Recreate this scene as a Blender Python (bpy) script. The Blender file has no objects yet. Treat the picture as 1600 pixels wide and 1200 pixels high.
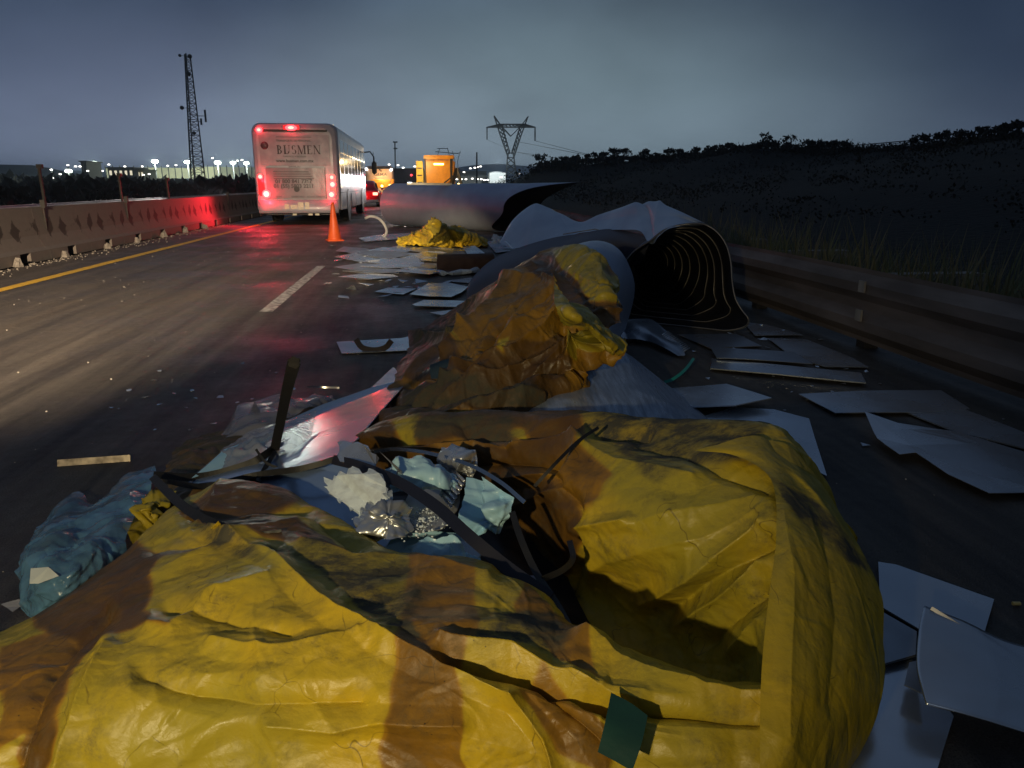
import bpy, bmesh, math, random
import numpy as np
from mathutils import Vector
random.seed(7); rng = np.random.default_rng(7)
sc = bpy.context.scene
C = sc.collection
PI = math.pi

# ------------------------------------------------------------------ camera
F = 1180.0; PITCH = math.radians(14.85); CZ = 1.3
YAW = math.atan(143/1180*math.cos(PITCH))
cam_d = bpy.data.cameras.new('camera'); cam = bpy.data.objects.new('camera', cam_d); C.objects.link(cam)
cam.location = (0, 0, CZ); cam.rotation_euler = (PI/2-PITCH, 0, -YAW)
cam_d.sensor_width = 36; cam_d.lens = 36*F/1600; cam_d.clip_start = .05; cam_d.clip_end = 9000
sc.camera = cam
# ------------------------------------------------------------------ sky
world = bpy.data.worlds.new('World'); sc.world = world; world.use_nodes = True
wt = world.node_tree; wt.nodes.clear()
def WN(t, **k):
    n = wt.nodes.new(t)
    for a, b in k.items(): setattr(n, a, b)
    return n
wl = wt.links.new
wo = WN('ShaderNodeOutputWorld')
tc = WN('ShaderNodeTexCoord'); sep = WN('ShaderNodeSeparateXYZ'); wl(tc.outputs['Generated'], sep.inputs[0])
sky = WN('ShaderNodeTexSky', sky_type='NISHITA'); sky.sun_disc = False
sky.sun_elevation = math.radians(-9); sky.sun_rotation = math.radians(200)
bg1 = WN('ShaderNodeBackground'); wl(sky.outputs[0], bg1.inputs[0]); bg1.inputs[1].default_value = .08
# overcast dusk deck: blue-grey overhead, town glow on the cloud low down ahead
ramp = WN('ShaderNodeValToRGB'); wl(sep.outputs[2], ramp.inputs[0])
e = ramp.color_ramp.elements
e[0].position = 0; e[0].color = (.120, .165, .240, 1)
e[1].position = .95; e[1].color = (.060, .090, .145, 1)
for p_, c_ in ((.07, (.082, .116, .185, 1)), (.12, (.052, .080, .138, 1)), (.2, (.038, .062, .112, 1)), (.36, (.046, .072, .120, 1))):
    q = e.new(p_); q.color = c_
GZ = 2.3      # the glow lies flat along the cloud base
def glow(dirv, lo, hi, strength, col):
    v = Vector((dirv[0], dirv[1], dirv[2]*GZ)).normalized()
    gm = WN('ShaderNodeVectorMath', operation='MULTIPLY'); wl(tc.outputs['Generated'], gm.inputs[0]); gm.inputs[1].default_value = (1, 1, GZ)
    gn = WN('ShaderNodeVectorMath', operation='NORMALIZE'); wl(gm.outputs[0], gn.inputs[0])
    dp = WN('ShaderNodeVectorMath', operation='DOT_PRODUCT'); wl(gn.outputs[0], dp.inputs[0]); dp.inputs[1].default_value = v
    mr = WN('ShaderNodeMapRange'); mr.interpolation_type = 'SMOOTHSTEP'
    wl(dp.outputs['Value'], mr.inputs[0]); mr.inputs[1].default_value = lo; mr.inputs[2].default_value = hi
    mr.inputs[3].default_value = 0; mr.inputs[4].default_value = strength
    mx = WN('ShaderNodeVectorMath', operation='SCALE'); mx.inputs[0].default_value = col; wl(mr.outputs[0], mx.inputs['Scale'])
    return mx
g1 = glow((.18, 1, .05), .87, 1.02, 1.0, (.120, .160, .140))
g2 = glow((-.25, 1, .0), .86, 1.02, 1.0, (.065, .062, .085))
nz = WN('ShaderNodeTexNoise'); nz.inputs['Scale'].default_value = 4.2; nz.inputs['Detail'].default_value = 6; nz.inputs['Roughness'].default_value = .5
mp = WN('ShaderNodeMapping'); mp.inputs['Scale'].default_value = (.8, .8, 1.5); wl(tc.outputs['Generated'], mp.inputs[0]); wl(mp.outputs[0], nz.inputs['Vector'])
mrn = WN('ShaderNodeMapRange'); wl(nz.outputs[0], mrn.inputs[0]); mrn.inputs[1].default_value = .3; mrn.inputs[2].default_value = .7; mrn.inputs[3].default_value = .80; mrn.inputs[4].default_value = 1.20
# a darker right-hand side
mrx = WN('ShaderNodeMapRange'); mrx.interpolation_type = 'SMOOTHSTEP'; wl(sep.outputs[0], mrx.inputs[0])
mrx.inputs[1].default_value = .15; mrx.inputs[2].default_value = .70; mrx.inputs[3].default_value = 1.0; mrx.inputs[4].default_value = .62
ad = WN('ShaderNodeVectorMath', operation='ADD'); wl(ramp.outputs[0], ad.inputs[0]); wl(g1.outputs[0], ad.inputs[1])
ad2 = WN('ShaderNodeVectorMath', operation='ADD'); wl(ad.outputs[0], ad2.inputs[0]); wl(g2.outputs[0], ad2.inputs[1])
# the town's glow is ahead: the cloud behind is darker
mry = WN('ShaderNodeMapRange'); mry.interpolation_type = 'SMOOTHSTEP'; wl(sep.outputs[1], mry.inputs[0])
mry.inputs[1].default_value = .75; mry.inputs[2].default_value = -.5; mry.inputs[3].default_value = 1.0; mry.inputs[4].default_value = .42
m0 = WN('ShaderNodeMath', operation='MULTIPLY'); wl(mrn.outputs[0], m0.inputs[0]); wl(mry.outputs[0], m0.inputs[1])
m1 = WN('ShaderNodeMath', operation='MULTIPLY'); wl(m0.outputs[0], m1.inputs[0]); wl(mrx.outputs[0], m1.inputs[1])
sc_ = WN('ShaderNodeVectorMath', operation='SCALE'); wl(ad2.outputs[0], sc_.inputs[0]); wl(m1.outputs[0], sc_.inputs['Scale'])
bg2 = WN('ShaderNodeBackground'); wl(sc_.outputs[0], bg2.inputs[0]); bg2.inputs[1].default_value = 1.0
asd = WN('ShaderNodeAddShader'); wl(bg1.outputs[0], asd.inputs[0]); wl(bg2.outputs[0], asd.inputs[1]); wl(asd.outputs[0], wo.inputs[0])
# ------------------------------------------------------------------ sun (dusk: almost nothing left) and the headlamps on the scene
sd = bpy.data.lights.new('sun', 'SUN'); sd.energy = .03; sd.angle = math.radians(25); sd.color = (.75, .85, 1)
so = bpy.data.objects.new('sun', sd); so.rotation_euler = (math.radians(50), 0, math.radians(-20)); C.objects.link(so)
def spot(name, loc, target, power, col, size=60, blend=.6, rad=.06):
    d = bpy.data.lights.new(name, 'SPOT'); d.energy = power; d.color = col; d.spot_size = math.radians(size); d.spot_blend = blend; d.shadow_soft_size = rad
    o = bpy.data.objects.new(name, d); o.location = loc
    o.rotation_euler = (Vector(target)-Vector(loc)).to_track_quat('-Z', 'Y').to_euler(); C.objects.link(o); return o
def point(name, loc, power, col, rad=.06):
    d = bpy.data.lights.new(name, 'POINT'); d.energy = power; d.color = col; d.shadow_soft_size = rad
    o = bpy.data.objects.new(name, d); o.location = loc; C.objects.link(o); return o
# recovery vehicle standing behind the photographer: its headlamps rake the wreckage and the left lane
spot('headlamp_light', (-1.35, -1.35, 1.60), (-.42, 2.0, .48), 300, (1.0, .81, .44), 60, 1, .04)
spot('headlamp_light', (-3.6, -3.2, 3.2), (-4.0, 9.6, 0), 22000, (1.0, .78, .52), 33, 1, .10)
spot('headlamp_light', (-2.9, -2.6, 2.4), (-.15, 15.3, .05), 22000, (1.0, .72, .42), 8, 1, .08)
# view
sc.view_settings.view_transform = 'Standard'; sc.view_settings.look = 'None'; sc.view_settings.exposure = 0; sc.view_settings.gamma = 1
sc.view_settings.use_curve_mapping = False
cy = sc.cycles if hasattr(sc, 'cycles') else None
sc.render.engine = 'CYCLES'
sc.cycles.use_denoising = True
try: sc.cycles.denoiser = 'OPENIMAGEDENOISE'
except Exception: pass
sc.cycles.max_bounces = 6; sc.cycles.diffuse_bounces = 3; sc.cycles.glossy_bounces = 3; sc.cycles.transparent_max_bounces = 8
sc.cycles.sample_clamp_indirect = 3

# ------------------------------------------------------------------ pixel helpers (photo is 1600 x 1200)
cp, sp, ct, st = math.cos(PITCH), math.sin(PITCH), math.cos(YAW), math.sin(YAW)
FWD = np.array([st*cp, ct*cp, -sp]); RGT = np.array([ct, -st, 0.0]); UPV = np.array([st*sp, ct*sp, cp])
def ray(u, v): return FWD + (u-800)/F*RGT - (v-600)/F*UPV
def PT(u, v, k):
    """k >= 0: where the sight line meets the height k; k < 0: where it meets the distance -k"""
    d = ray(u, v)
    t = (k-CZ)/d[2] if k >= 0 else -k/d[1]
    return np.array([0, 0, CZ]) + d*t
def XZ(u, v, y):
    d = ray(u, v); t = y/d[1]; return (d[0]*t, y, CZ+d[2]*t)

# ------------------------------------------------------------------ materials
MATS = {}
def M(name, c1, c2=None, rough=.6, rough2=None, metal=0, scale=6, detail=5, bump=0, bscale=30, bdist=.01, emit=None, estr=0,
      spec=.5, stretch=(1, 1, 1), coat=0, alpha=1, contrast=(.35, .65), trans=0):
    if name in MATS: return MATS[name]
    m = bpy.data.materials.new(name); m.use_nodes = True; t = m.node_tree; b = t.nodes['Principled BSDF']; L = t.links.new
    tcn = t.nodes.new('ShaderNodeTexCoord'); mpn = t.nodes.new('ShaderNodeMapping'); mpn.inputs['Scale'].default_value = stretch
    L(tcn.outputs['Object'], mpn.inputs[0])
    n = t.nodes.new('ShaderNodeTexNoise'); n.inputs['Scale'].default_value = scale; n.inputs['Detail'].default_value = detail; L(mpn.outputs[0], n.inputs['Vector'])
    mr = t.nodes.new('ShaderNodeMapRange'); L(n.outputs[0], mr.inputs[0]); mr.inputs[1].default_value = contrast[0]; mr.inputs[2].default_value = contrast[1]
    mx = t.nodes.new('ShaderNodeMix'); mx.data_type = 'RGBA'; L(mr.outputs[0], mx.inputs[0])
    c2 = c2 or tuple(x*.75 for x in c1)
    mx.inputs[6].default_value = (*c1, 1); mx.inputs[7].default_value = (*c2, 1); L(mx.outputs[2], b.inputs['Base Color'])
    if rough2 is not None:
        r = t.nodes.new('ShaderNodeMapRange'); L(n.outputs[0], r.inputs[0]); r.inputs[1].default_value = .3; r.inputs[2].default_value = .7
        r.inputs[3].default_value = rough; r.inputs[4].default_value = rough2; L(r.outputs[0], b.inputs['Roughness'])
    else: b.inputs['Roughness'].default_value = rough
    b.inputs['Metallic'].default_value = metal; b.inputs['Specular IOR Level'].default_value = spec
    b.inputs['Coat Weight'].default_value = coat; b.inputs['Alpha'].default_value = alpha
    b.inputs['Transmission Weight'].default_value = trans
    if emit: b.inputs['Emission Color'].default_value = (*emit, 1); b.inputs['Emission Strength'].default_value = estr
    if bump:
        n2 = t.nodes.new('ShaderNodeTexNoise'); n2.inputs['Scale'].default_value = bscale; n2.inputs['Detail'].default_value = 5; L(mpn.outputs[0], n2.inputs['Vector'])
        bp = t.nodes.new('ShaderNodeBump'); bp.inputs['Strength'].default_value = bump; bp.inputs['Distance'].default_value = bdist
        L(n2.outputs[0], bp.inputs['Height']); L(bp.outputs[0], b.inputs['Normal'])
    MATS[name] = m; return m

def tarp_material():
    m = bpy.data.materials.new('tarpaulin_vinyl'); m.use_nodes = True; t = m.node_tree; b = t.nodes['Principled BSDF']; L = t.links.new
    N = t.nodes.new
    at = N('ShaderNodeAttribute'); at.attribute_name = 'tint'; sp_ = N('ShaderNodeSeparateColor'); L(at.outputs['Color'], sp_.inputs[0])
    tcn = N('ShaderNodeTexCoord')
    def noise(s, d=6, r=.6, vec=None):
        n = N('ShaderNodeTexNoise'); n.inputs['Scale'].default_value = s; n.inputs['Detail'].default_value = d; n.inputs['Roughness'].default_value = r
        L(vec or tcn.outputs['Object'], n.inputs['Vector']); return n
    def mrange(src, a, b_, c=0, d=1):
        r = N('ShaderNodeMapRange'); L(src, r.inputs[0]); r.inputs[1].default_value = a; r.inputs[2].default_value = b_; r.inputs[3].default_value = c; r.inputs[4].default_value = d; return r
    def mix(f, a, b_, blend='MIX'):
        x = N('ShaderNodeMix'); x.data_type = 'RGBA'; x.blend_type = blend
        if isinstance(f, float): x.inputs[0].default_value = f
        else: L(f, x.inputs[0])
        for i, q in ((6, a), (7, b_)):
            if isinstance(q, tuple): x.inputs[i].default_value = (*q, 1)
            else: L(q, x.inputs[i])
        return x.outputs[2]
    big = noise(2.2, 3, .5)
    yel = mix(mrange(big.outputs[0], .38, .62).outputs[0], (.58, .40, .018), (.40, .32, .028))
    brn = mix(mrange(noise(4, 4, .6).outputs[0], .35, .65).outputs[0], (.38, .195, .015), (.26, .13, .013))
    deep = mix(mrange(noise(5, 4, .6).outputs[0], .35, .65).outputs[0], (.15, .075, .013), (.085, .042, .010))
    wn0 = noise(6, 7, .68); tw = N('ShaderNodeMath'); tw.operation = 'MULTIPLY_ADD'; L(mrange(wn0.outputs[0], .3, .7, -.5, .5).outputs[0], tw.inputs[0])
    # noise frays and blends the borders of the shadow bands painted by the tint
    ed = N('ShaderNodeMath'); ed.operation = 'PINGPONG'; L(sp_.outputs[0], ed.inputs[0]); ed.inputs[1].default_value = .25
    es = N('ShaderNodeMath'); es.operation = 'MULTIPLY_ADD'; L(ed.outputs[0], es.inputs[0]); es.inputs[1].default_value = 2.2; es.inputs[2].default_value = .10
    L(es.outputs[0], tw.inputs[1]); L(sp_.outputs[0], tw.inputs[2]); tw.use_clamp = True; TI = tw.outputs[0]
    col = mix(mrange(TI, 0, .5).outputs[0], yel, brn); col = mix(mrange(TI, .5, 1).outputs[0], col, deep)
    # grey road grime: smeared, and in the pores
    stv = N('ShaderNodeMapping'); stv.inputs['Scale'].default_value = (1.4, 2.0, 1.5); stv.inputs['Rotation'].default_value = (0, 0, .5); L(tcn.outputs['Object'], stv.inputs[0])
    gr = noise(5, 9, .72, stv.outputs[0]); grm = mrange(gr.outputs[0], .45, .66)
    fine = noise(38, 6, .75); fm = mrange(fine.outputs[0], .42, .66)
    mul = N('ShaderNodeMath'); mul.operation = 'MULTIPLY'; L(grm.outputs[0], mul.inputs[0]); L(fm.outputs[0], mul.inputs[1])
    mad = N('ShaderNodeMath'); mad.operation = 'MULTIPLY_ADD'; mad.use_clamp = True
    fm2 = mrange(gr.outputs[0], .36, .58, .25, 1.0); dm = N('ShaderNodeMath'); dm.operation = 'MULTIPLY'; L(sp_.outputs[1], dm.inputs[0]); L(fm2.outputs[0], dm.inputs[1])
    L(mul.outputs[0], mad.inputs[0]); mad.inputs[1].default_value = .7; L(dm.outputs[0], mad.inputs[2])
    col = mix(mad.outputs[0], col, (.075, .068, .045))
    # specks and scuffs
    vo = N('ShaderNodeTexVoronoi'); vo.inputs['Scale'].default_value = 55; L(tcn.outputs['Object'], vo.inputs['Vector'])
    sm = mrange(vo.outputs['Distance'], .06, .12, 1, 0); big2 = mrange(noise(3.3, 3).outputs[0], .56, .66)
    mm = N('ShaderNodeMath'); mm.operation = 'MULTIPLY'; L(sm.outputs[0], mm.inputs[0]); L(big2.outputs[0], mm.inputs[1])
    col = mix(mm.outputs[0], col, (.03, .022, .012))
    # fine creases where the coating has cracked and holds dirt
    wn = noise(4, 3, .5); va = N('ShaderNodeVectorMath'); va.operation = 'MULTIPLY_ADD'; L(wn.outputs['Color'], va.inputs[0]); va.inputs[1].default_value = (.35, .35, .35); L(tcn.outputs['Object'], va.inputs[2])
    vc = N('ShaderNodeTexVoronoi'); vc.feature = 'DISTANCE_TO_EDGE'; vc.inputs['Scale'].default_value = 5.5; L(va.outputs[0], vc.inputs['Vector'])
    cm = mrange(vc.outputs['Distance'], .0, .010, 1, 0); cm2 = mrange(noise(7, 3).outputs[0], .50, .60)
    cmm = N('ShaderNodeMath'); cmm.operation = 'MULTIPLY'; L(cm.outputs[0], cmm.inputs[0]); L(cm2.outputs[0], cmm.inputs[1])
    cm3 = N('ShaderNodeMath'); cm3.operation = 'MULTIPLY'; L(cmm.outputs[0], cm3.inputs[0]); cm3.inputs[1].default_value = .7
    col = mix(cm3.outputs[0], col, (.05, .03, .012))
    L(col, b.inputs['Base Color'])
    rr = mrange(gr.outputs[0], .35, .65, .33, .56); ra = N('ShaderNodeMath'); ra.operation = 'MULTIPLY_ADD'; L(mad.outputs[0], ra.inputs[0]); ra.inputs[1].default_value = .4; L(rr.outputs[0], ra.inputs[2]); L(ra.outputs[0], b.inputs['Roughness']); b.inputs['Specular IOR Level'].default_value = .45
    # bump: crumple facets + weave + small wrinkles
    def ridge(sc__):
        n = noise(sc__, 3, .5, va.outputs[0]); a = N('ShaderNodeMath'); a.operation = 'SUBTRACT'; L(n.outputs[0], a.inputs[0]); a.inputs[1].default_value = .5
        b__ = N('ShaderNodeMath'); b__.operation = 'ABSOLUTE'; L(a.outputs[0], b__.inputs[0]); return b__.outputs[0]
    r1 = ridge(5); r2 = ridge(15)
    wr = N('ShaderNodeMapping'); wr.inputs['Scale'].default_value = (4, 6, 5); wr.inputs['Rotation'].default_value = (.2, .3, .7); L(tcn.outputs['Object'], wr.inputs[0])
    nw = noise(3, 6, .55, wr.outputs[0])
    s1 = N('ShaderNodeMath'); s1.operation = 'MULTIPLY_ADD'; L(r2, s1.inputs[0]); s1.inputs[1].default_value = .4; L(r1, s1.inputs[2])
    s2 = N('ShaderNodeMath'); s2.operation = 'MULTIPLY_ADD'; L(nw.outputs[0], s2.inputs[0]); s2.inputs[1].default_value = .45; L(s1.outputs[0], s2.inputs[2])
    s3 = N('ShaderNodeMath'); s3.operation = 'MULTIPLY_ADD'; L(fine.outputs[0], s3.inputs[0]); s3.inputs[1].default_value = .12; L(s2.outputs[0], s3.inputs[2])
    bp = N('ShaderNodeBump'); bp.inputs['Strength'].default_value = .6; bp.inputs['Distance'].default_value = .016; L(s3.outputs[0], bp.inputs['Height']); L(bp.outputs[0], b.inputs['Normal'])
    return m
TARP = tarp_material()

# ------------------------------------------------------------------ object helpers
def link(name, me, mat=None, parent=None, smooth=False):
    o = bpy.data.objects.new(name, me)
    C.objects.link(o)
    if mat and not me.materials: me.materials.append(mat)
    if smooth: me.polygons.foreach_set('use_smooth', [True]*len(me.polygons))
    if parent: o.parent = parent
    return o
def tag(o, label=None, cat=None, group=None, kind=None):
    if label: o['label'] = label
    if cat: o['category'] = cat
    if group: o['group'] = group
    if kind: o['kind'] = kind
    return o
def thing(name, label, cat, loc=(0, 0, 0), rz=0, group=None):
    o = bpy.data.objects.new(name, None); C.objects.link(o); o.location = loc; o.rotation_euler = (0, 0, rz); o.empty_display_size = .2
    return tag(o, label, cat, group)
class MB:
    """collects primitive shapes as vertices and faces"""
    def __init__(s): s.v = []; s.f = []
    def add(s, vs, fs):
        k = len(s.v); s.v += [tuple(map(float, x)) for x in vs]; s.f += [tuple(i+k for i in f) for f in fs]; return s
    def box(s, x0, x1, y0, y1, z0, z1):
        return s.add([(x0, y0, z0), (x1, y0, z0), (x1, y1, z0), (x0, y1, z0), (x0, y0, z1), (x1, y0, z1), (x1, y1, z1), (x0, y1, z1)],
                     [(0, 3, 2, 1), (4, 5, 6, 7), (0, 1, 5, 4), (1, 2, 6, 5), (2, 3, 7, 6), (3, 0, 4, 7)])
    def bar(s, a, b, t, t2=None):
        a = Vector(a); b = Vector(b); d = (b-a)
        if d.length < 1e-6: return s
        d.normalize(); n = d.cross(Vector((0, 0, 1)))
        if n.length < .05: n = d.cross(Vector((1, 0, 0)))
        n.normalize(); m = d.cross(n); t2 = t2 or t; n = n*t/2; m = m*t2/2
        vs = [a-n-m, a+n-m, a+n+m, a-n+m, b-n-m, b+n-m, b+n+m, b-n+m]
        return s.add(vs, [(0, 1, 2, 3), (7, 6, 5, 4), (0, 4, 5, 1), (1, 5, 6, 2), (2, 6, 7, 3), (3, 7, 4, 0)])
    def tube(s, pts, r, n=8, closed=False, cap=True):
        pts = [Vector(p) for p in pts]; N = len(pts); base = len(s.v); rs = r if isinstance(r, (list, tuple)) else [r]*N
        up = None
        for i, p in enumerate(pts):
            d = (pts[min(i+1, N-1)]-pts[max(i-1, 0)]).normalized()
            if up is None: up = d.cross(Vector((0, 0, 1))) if abs(d.z) < .9 else d.cross(Vector((1, 0, 0)))
            up = (up-d*up.dot(d)).normalized(); q = d.cross(up)
            for j in range(n):
                a = 2*PI*j/n; s.v.append(tuple(p+(up*math.cos(a)+q*math.sin(a))*rs[i]))
        for i in range(N-1):
            for j in range(n):
                s.f.append((base+i*n+j, base+i*n+(j+1) % n, base+(i+1)*n+(j+1) % n, base+(i+1)*n+j))
        if cap: s.f.append(tuple(base+j for j in range(n))[::-1]); s.f.append(tuple(base+(N-1)*n+j for j in range(n)))
        return s
    def lathe(s, prof, n=20, c=(0, 0, 0), axis='z'):
        base = len(s.v)
        for r, h in prof:
            for j in range(n):
                a = 2*PI*j/n; p = (r*math.cos(a), r*math.sin(a), h)
                if axis == 'x': p = (p[2], p[0], p[1])
                if axis == 'y': p = (p[0], p[2], p[1])
                s.v.append((p[0]+c[0], p[1]+c[1], p[2]+c[2]))
        for i in range(len(prof)-1):
            for j in range(n): s.f.append((base+i*n+j, base+i*n+(j+1) % n, base+(i+1)*n+(j+1) % n, base+(i+1)*n+j))
        s.f.append(tuple(base+j for j in range(n))); s.f.append(tuple(base+(len(prof)-1)*n+j for j in range(n)))
        return s
    def build(s, name, mat, parent=None, smooth=False, bevel=0):
        me = bpy.data.meshes.new(name); me.from_pydata(s.v, [], s.f); me.update()
        bm = bmesh.new(); bm.from_mesh(me)
        if bevel: bmesh.ops.bevel(bm, geom=bm.edges[:], offset=bevel, segments=2, affect='EDGES')
        bmesh.ops.recalc_face_normals(bm, faces=bm.faces); bm.to_mesh(me); bm.free()
        return link(name, me, mat, parent, smooth)
def copy_tree(o, parent=None):
    c = o.copy(); C.objects.link(c); c.parent = parent
    for ch in o.children: copy_tree(ch, c)
    return c

# --- crumpled sheets -------------------------------------------------
def catmull(P, n):
    P = np.asarray(P, float); m = len(P); t = np.linspace(0, m-1, n); i = np.clip(t.astype(int), 0, m-2); f = (t-i)
    Q = np.concatenate([2*P[:1]-P[1:2], P, 2*P[-1:]-P[-2:-1]])
    f = f.reshape(-1, *([1]*(P.ndim-1)))
    a, b, c, d = Q[i], Q[i+1], Q[i+2], Q[i+3]
    return .5*((2*b)+(-a+c)*f+(2*a-5*b+4*c-d)*f**2+(-a+3*b-3*c+d)*f**3)
def inpoly(u, v, poly):
    r = np.zeros(u.shape, bool); n = len(poly)
    for i in range(n):
        x0, y0 = poly[i]; x1, y1 = poly[(i+1) % n]
        if y0 == y1: continue
        c = ((y0 > v) != (y1 > v)) & (u < (x1-x0)*(v-y0)/(y1-y0)+x0); r ^= c
    return r
_perm = np.random.default_rng(5).permutation(256); _grad = np.random.default_rng(6).normal(size=(256, 3)); _grad /= np.linalg.norm(_grad, axis=1, keepdims=True)
def perlin(P):
    i = np.floor(P).astype(int); f = P-i; w = f*f*f*(f*(f*6-15)+10); out = 0
    for dx in (0, 1):
        for dy in (0, 1):
            for dz in (0, 1):
                h = _perm[(_perm[(_perm[(i[..., 0]+dx) & 255]+i[..., 1]+dy) & 255]+i[..., 2]+dz) & 255]
                g = _grad[h]; d = (g*(f-np.array([dx, dy, dz]))).sum(-1)
                out = out+d*(w[..., 0] if dx else 1-w[..., 0])*(w[..., 1] if dy else 1-w[..., 1])*(w[..., 2] if dz else 1-w[..., 2])
    return out
def crumple(P, freq, oct_=3):
    """sharp-edged paper creases: folded noise in a warped space"""
    Q = P*freq; Q = Q+np.stack([perlin(Q*.6+7.3), perlin(Q*.6+31.7), perlin(Q*.6+55.1)], -1)*1.3; out = 0; a = 1.0
    for k in range(oct_):
        out = out+a*(np.abs(perlin(Q+11.1*k))*2-.35)*(1 if k % 2 == 0 else -1); Q = Q*1.93+3.7; a *= .48
    return out
def blur(a, k):
    for _ in range(k):
        p = np.pad(a, 1, mode='edge'); a = (p[1:-1, 1:-1]*2+p[:-2, 1:-1]+p[2:, 1:-1]+p[1:-1, :-2]+p[1:-1, 2:])/6
    return a
def patch(name, rows, nu, nv, mat, parent=None, ncrease=0, amp=.02, width=.08, length=.5, bias=None, folds=(), brown=(), dirt=(), base_tint=0,
          yellow=(), orange=(), seed=1, minz=.006, small=60, edge_fade=0, smooth=True, crump=(), cstretch=(1, 1, 1)):
    """a sheet through rows of sight-line points, then folded and crumpled along its normal"""
    r_ = np.random.default_rng(seed)
    R = np.array([[PT(*p) for p in row] for row in rows]); UV = np.array([[p[:2] for p in row] for row in rows], float)
    G = catmull(np.swapaxes(catmull(R, nv), 0, 1), nu); G = np.swapaxes(G, 0, 1)
    W = catmull(np.swapaxes(catmull(UV, nv), 0, 1), nu); W = np.swapaxes(W, 0, 1)
    def normals(G):
        du = np.gradient(G, axis=1); dv = np.gradient(G, axis=0); n = np.cross(du, dv); n /= (np.linalg.norm(n, axis=2, keepdims=True)+1e-9)
        view = np.array([0, 0, CZ])-G; s = np.sign((n*view).sum(2).mean()); return n*s
    Nn = normals(G); u = W[..., 0]; v = W[..., 1]
    disp = np.zeros(G.shape[:2])
    for f in folds:   # f = (polyline in photo px, amplitude m, width px)
        pl, a, w = f[:3]; best = np.full(u.shape, 1e9); side = np.zeros(u.shape)
        for i in range(len(pl)-1):
            x0, y0 = pl[i]; x1, y1 = pl[i+1]; dx, dy = x1-x0, y1-y0; L2 = dx*dx+dy*dy
            t = np.clip(((u-x0)*dx+(v-y0)*dy)/L2, 0, 1); ex = u-(x0+t*dx); ey = v-(y0+t*dy); d = np.hypot(ex, ey)
            # open ends fade away
            m_ = d < best; best = np.where(m_, d, best); side = np.where(m_, np.sign(ex*dy-ey*dx), side)
        q = np.clip(1-best/w, 0, 1)
        if len(f) > 3 and f[3] == 's':     # step: one layer lapping over another
            disp += a*np.where(side > 0, q**1.2, 0)
        else: disp += a*(.75*q**1.25+.25*q**4)
    H, V_ = disp.shape
    idx = r_.integers(0, H*V_, ncrease); Gf = G.reshape(-1, 3); Nf = Nn.reshape(-1, 3)
    for k, ii in enumerate(idx):
        c = Gf[ii]; n = Nf[ii]; a = r_.normal(size=3) if bias is None else np.array(bias)+r_.normal(size=3)*.35
        d = a-n*a.dot(n); d /= np.linalg.norm(d)+1e-9; pr = np.cross(n, d); rel = G-c
        L_ = length*r_.uniform(.4, 1.4); w = width*r_.uniform(.35, 1.5); al = (rel@d)/L_; bend = r_.normal()*.25*L_
        pe = (rel@pr)-bend*al**2; off = rel@n
        tent = np.clip(1-np.abs(pe)/w, 0, 1)**1.4; win = np.clip(1-al**2, 0, 1)**1.2*np.clip(1-np.abs(off)/.5, 0, 1)
        disp += amp*r_.uniform(.3, 1.2)*(1 if r_.random() < .6 else -1)*tent*win*(w/width)
    for k in range(small):   # short sharp wrinkles
        ii = r_.integers(0, H*V_); c = Gf[ii]; n = Nf[ii]; a = r_.normal(size=3) if bias is None else np.array(bias)+r_.normal(size=3)*.8
        d = a-n*a.dot(n); d /= np.linalg.norm(d)+1e-9; pr = np.cross(n, d); rel = G-c
        L_ = length*.35*r_.uniform(.4, 1.4); w = width*.3*r_.uniform(.5, 1.4); al = (rel@d)/L_; pe = (rel@pr)-r_.normal()*.2*L_*al**2
        disp += amp*.3*r_.choice([1, 1, -1])*np.clip(1-np.abs(pe)/w, 0, 1)**1.1*np.clip(1-al**2, 0, 1)
    for fr, am in crump: disp += am*crumple(G*np.array(cstretch)+seed*3.1, fr)
    if edge_fade:
        ex = np.minimum(np.arange(V_), V_-1-np.arange(V_))/edge_fade; ey = np.minimum(np.arange(H), H-1-np.arange(H))/edge_fade
        disp *= np.clip(ex, 0, 1)[None, :]*np.clip(ey, 0, 1)[:, None]
    G = G+Nn*disp[..., None]
    G[..., 2] = np.maximum(G[..., 2], minz)
    me = bpy.data.meshes.new(name); n0 = H*V_
    I = np.arange(n0).reshape(H, V_); fc = np.stack([I[:-1, :-1], I[:-1, 1:], I[1:, 1:], I[1:, :-1]], -1).reshape(-1, 4)
    me.vertices.add(n0); me.vertices.foreach_set('co', G.reshape(-1)); me.loops.add(fc.size); me.loops.foreach_set('vertex_index', fc.reshape(-1).astype(np.int32))
    me.polygons.add(len(fc)); me.polygons.foreach_set('loop_start', np.arange(0, fc.size, 4, dtype=np.int32)); me.polygons.foreach_set('loop_total', np.full(len(fc), 4, np.int32))
    me.update(calc_edges=True); me.validate()
    tint = np.full((H, V_), float(base_tint)); dr = np.zeros((H, V_))
    wob = (np.sin(u*.043+seed)*np.cos(v*.051)+np.sin((u+v)*.09+1.7*seed)*.4)*5
    for pl in brown: tint[inpoly(u+wob, v+wob*.7, pl)] = 1
    for pl in yellow: tint[inpoly(u+wob, v+wob*.7, pl)] = 0
    for pl in orange: tint[inpoly(u+wob, v+wob*.7, pl)] = .66
    for pl in dirt: dr[inpoly(u+wob*2, v+wob, pl)] = 1
    tint = blur(tint, 7); dr = blur(dr, 14)
    col = np.ones((n0, 4)); col[:, 0] = tint.reshape(-1); col[:, 1] = dr.reshape(-1); col[:, 2] = 0
    ca = me.color_attributes.new('tint', 'FLOAT_COLOR', 'POINT'); ca.data.foreach_set('color', col.reshape(-1).astype(np.float32))
    return link(name, me, mat, parent, smooth)

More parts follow.
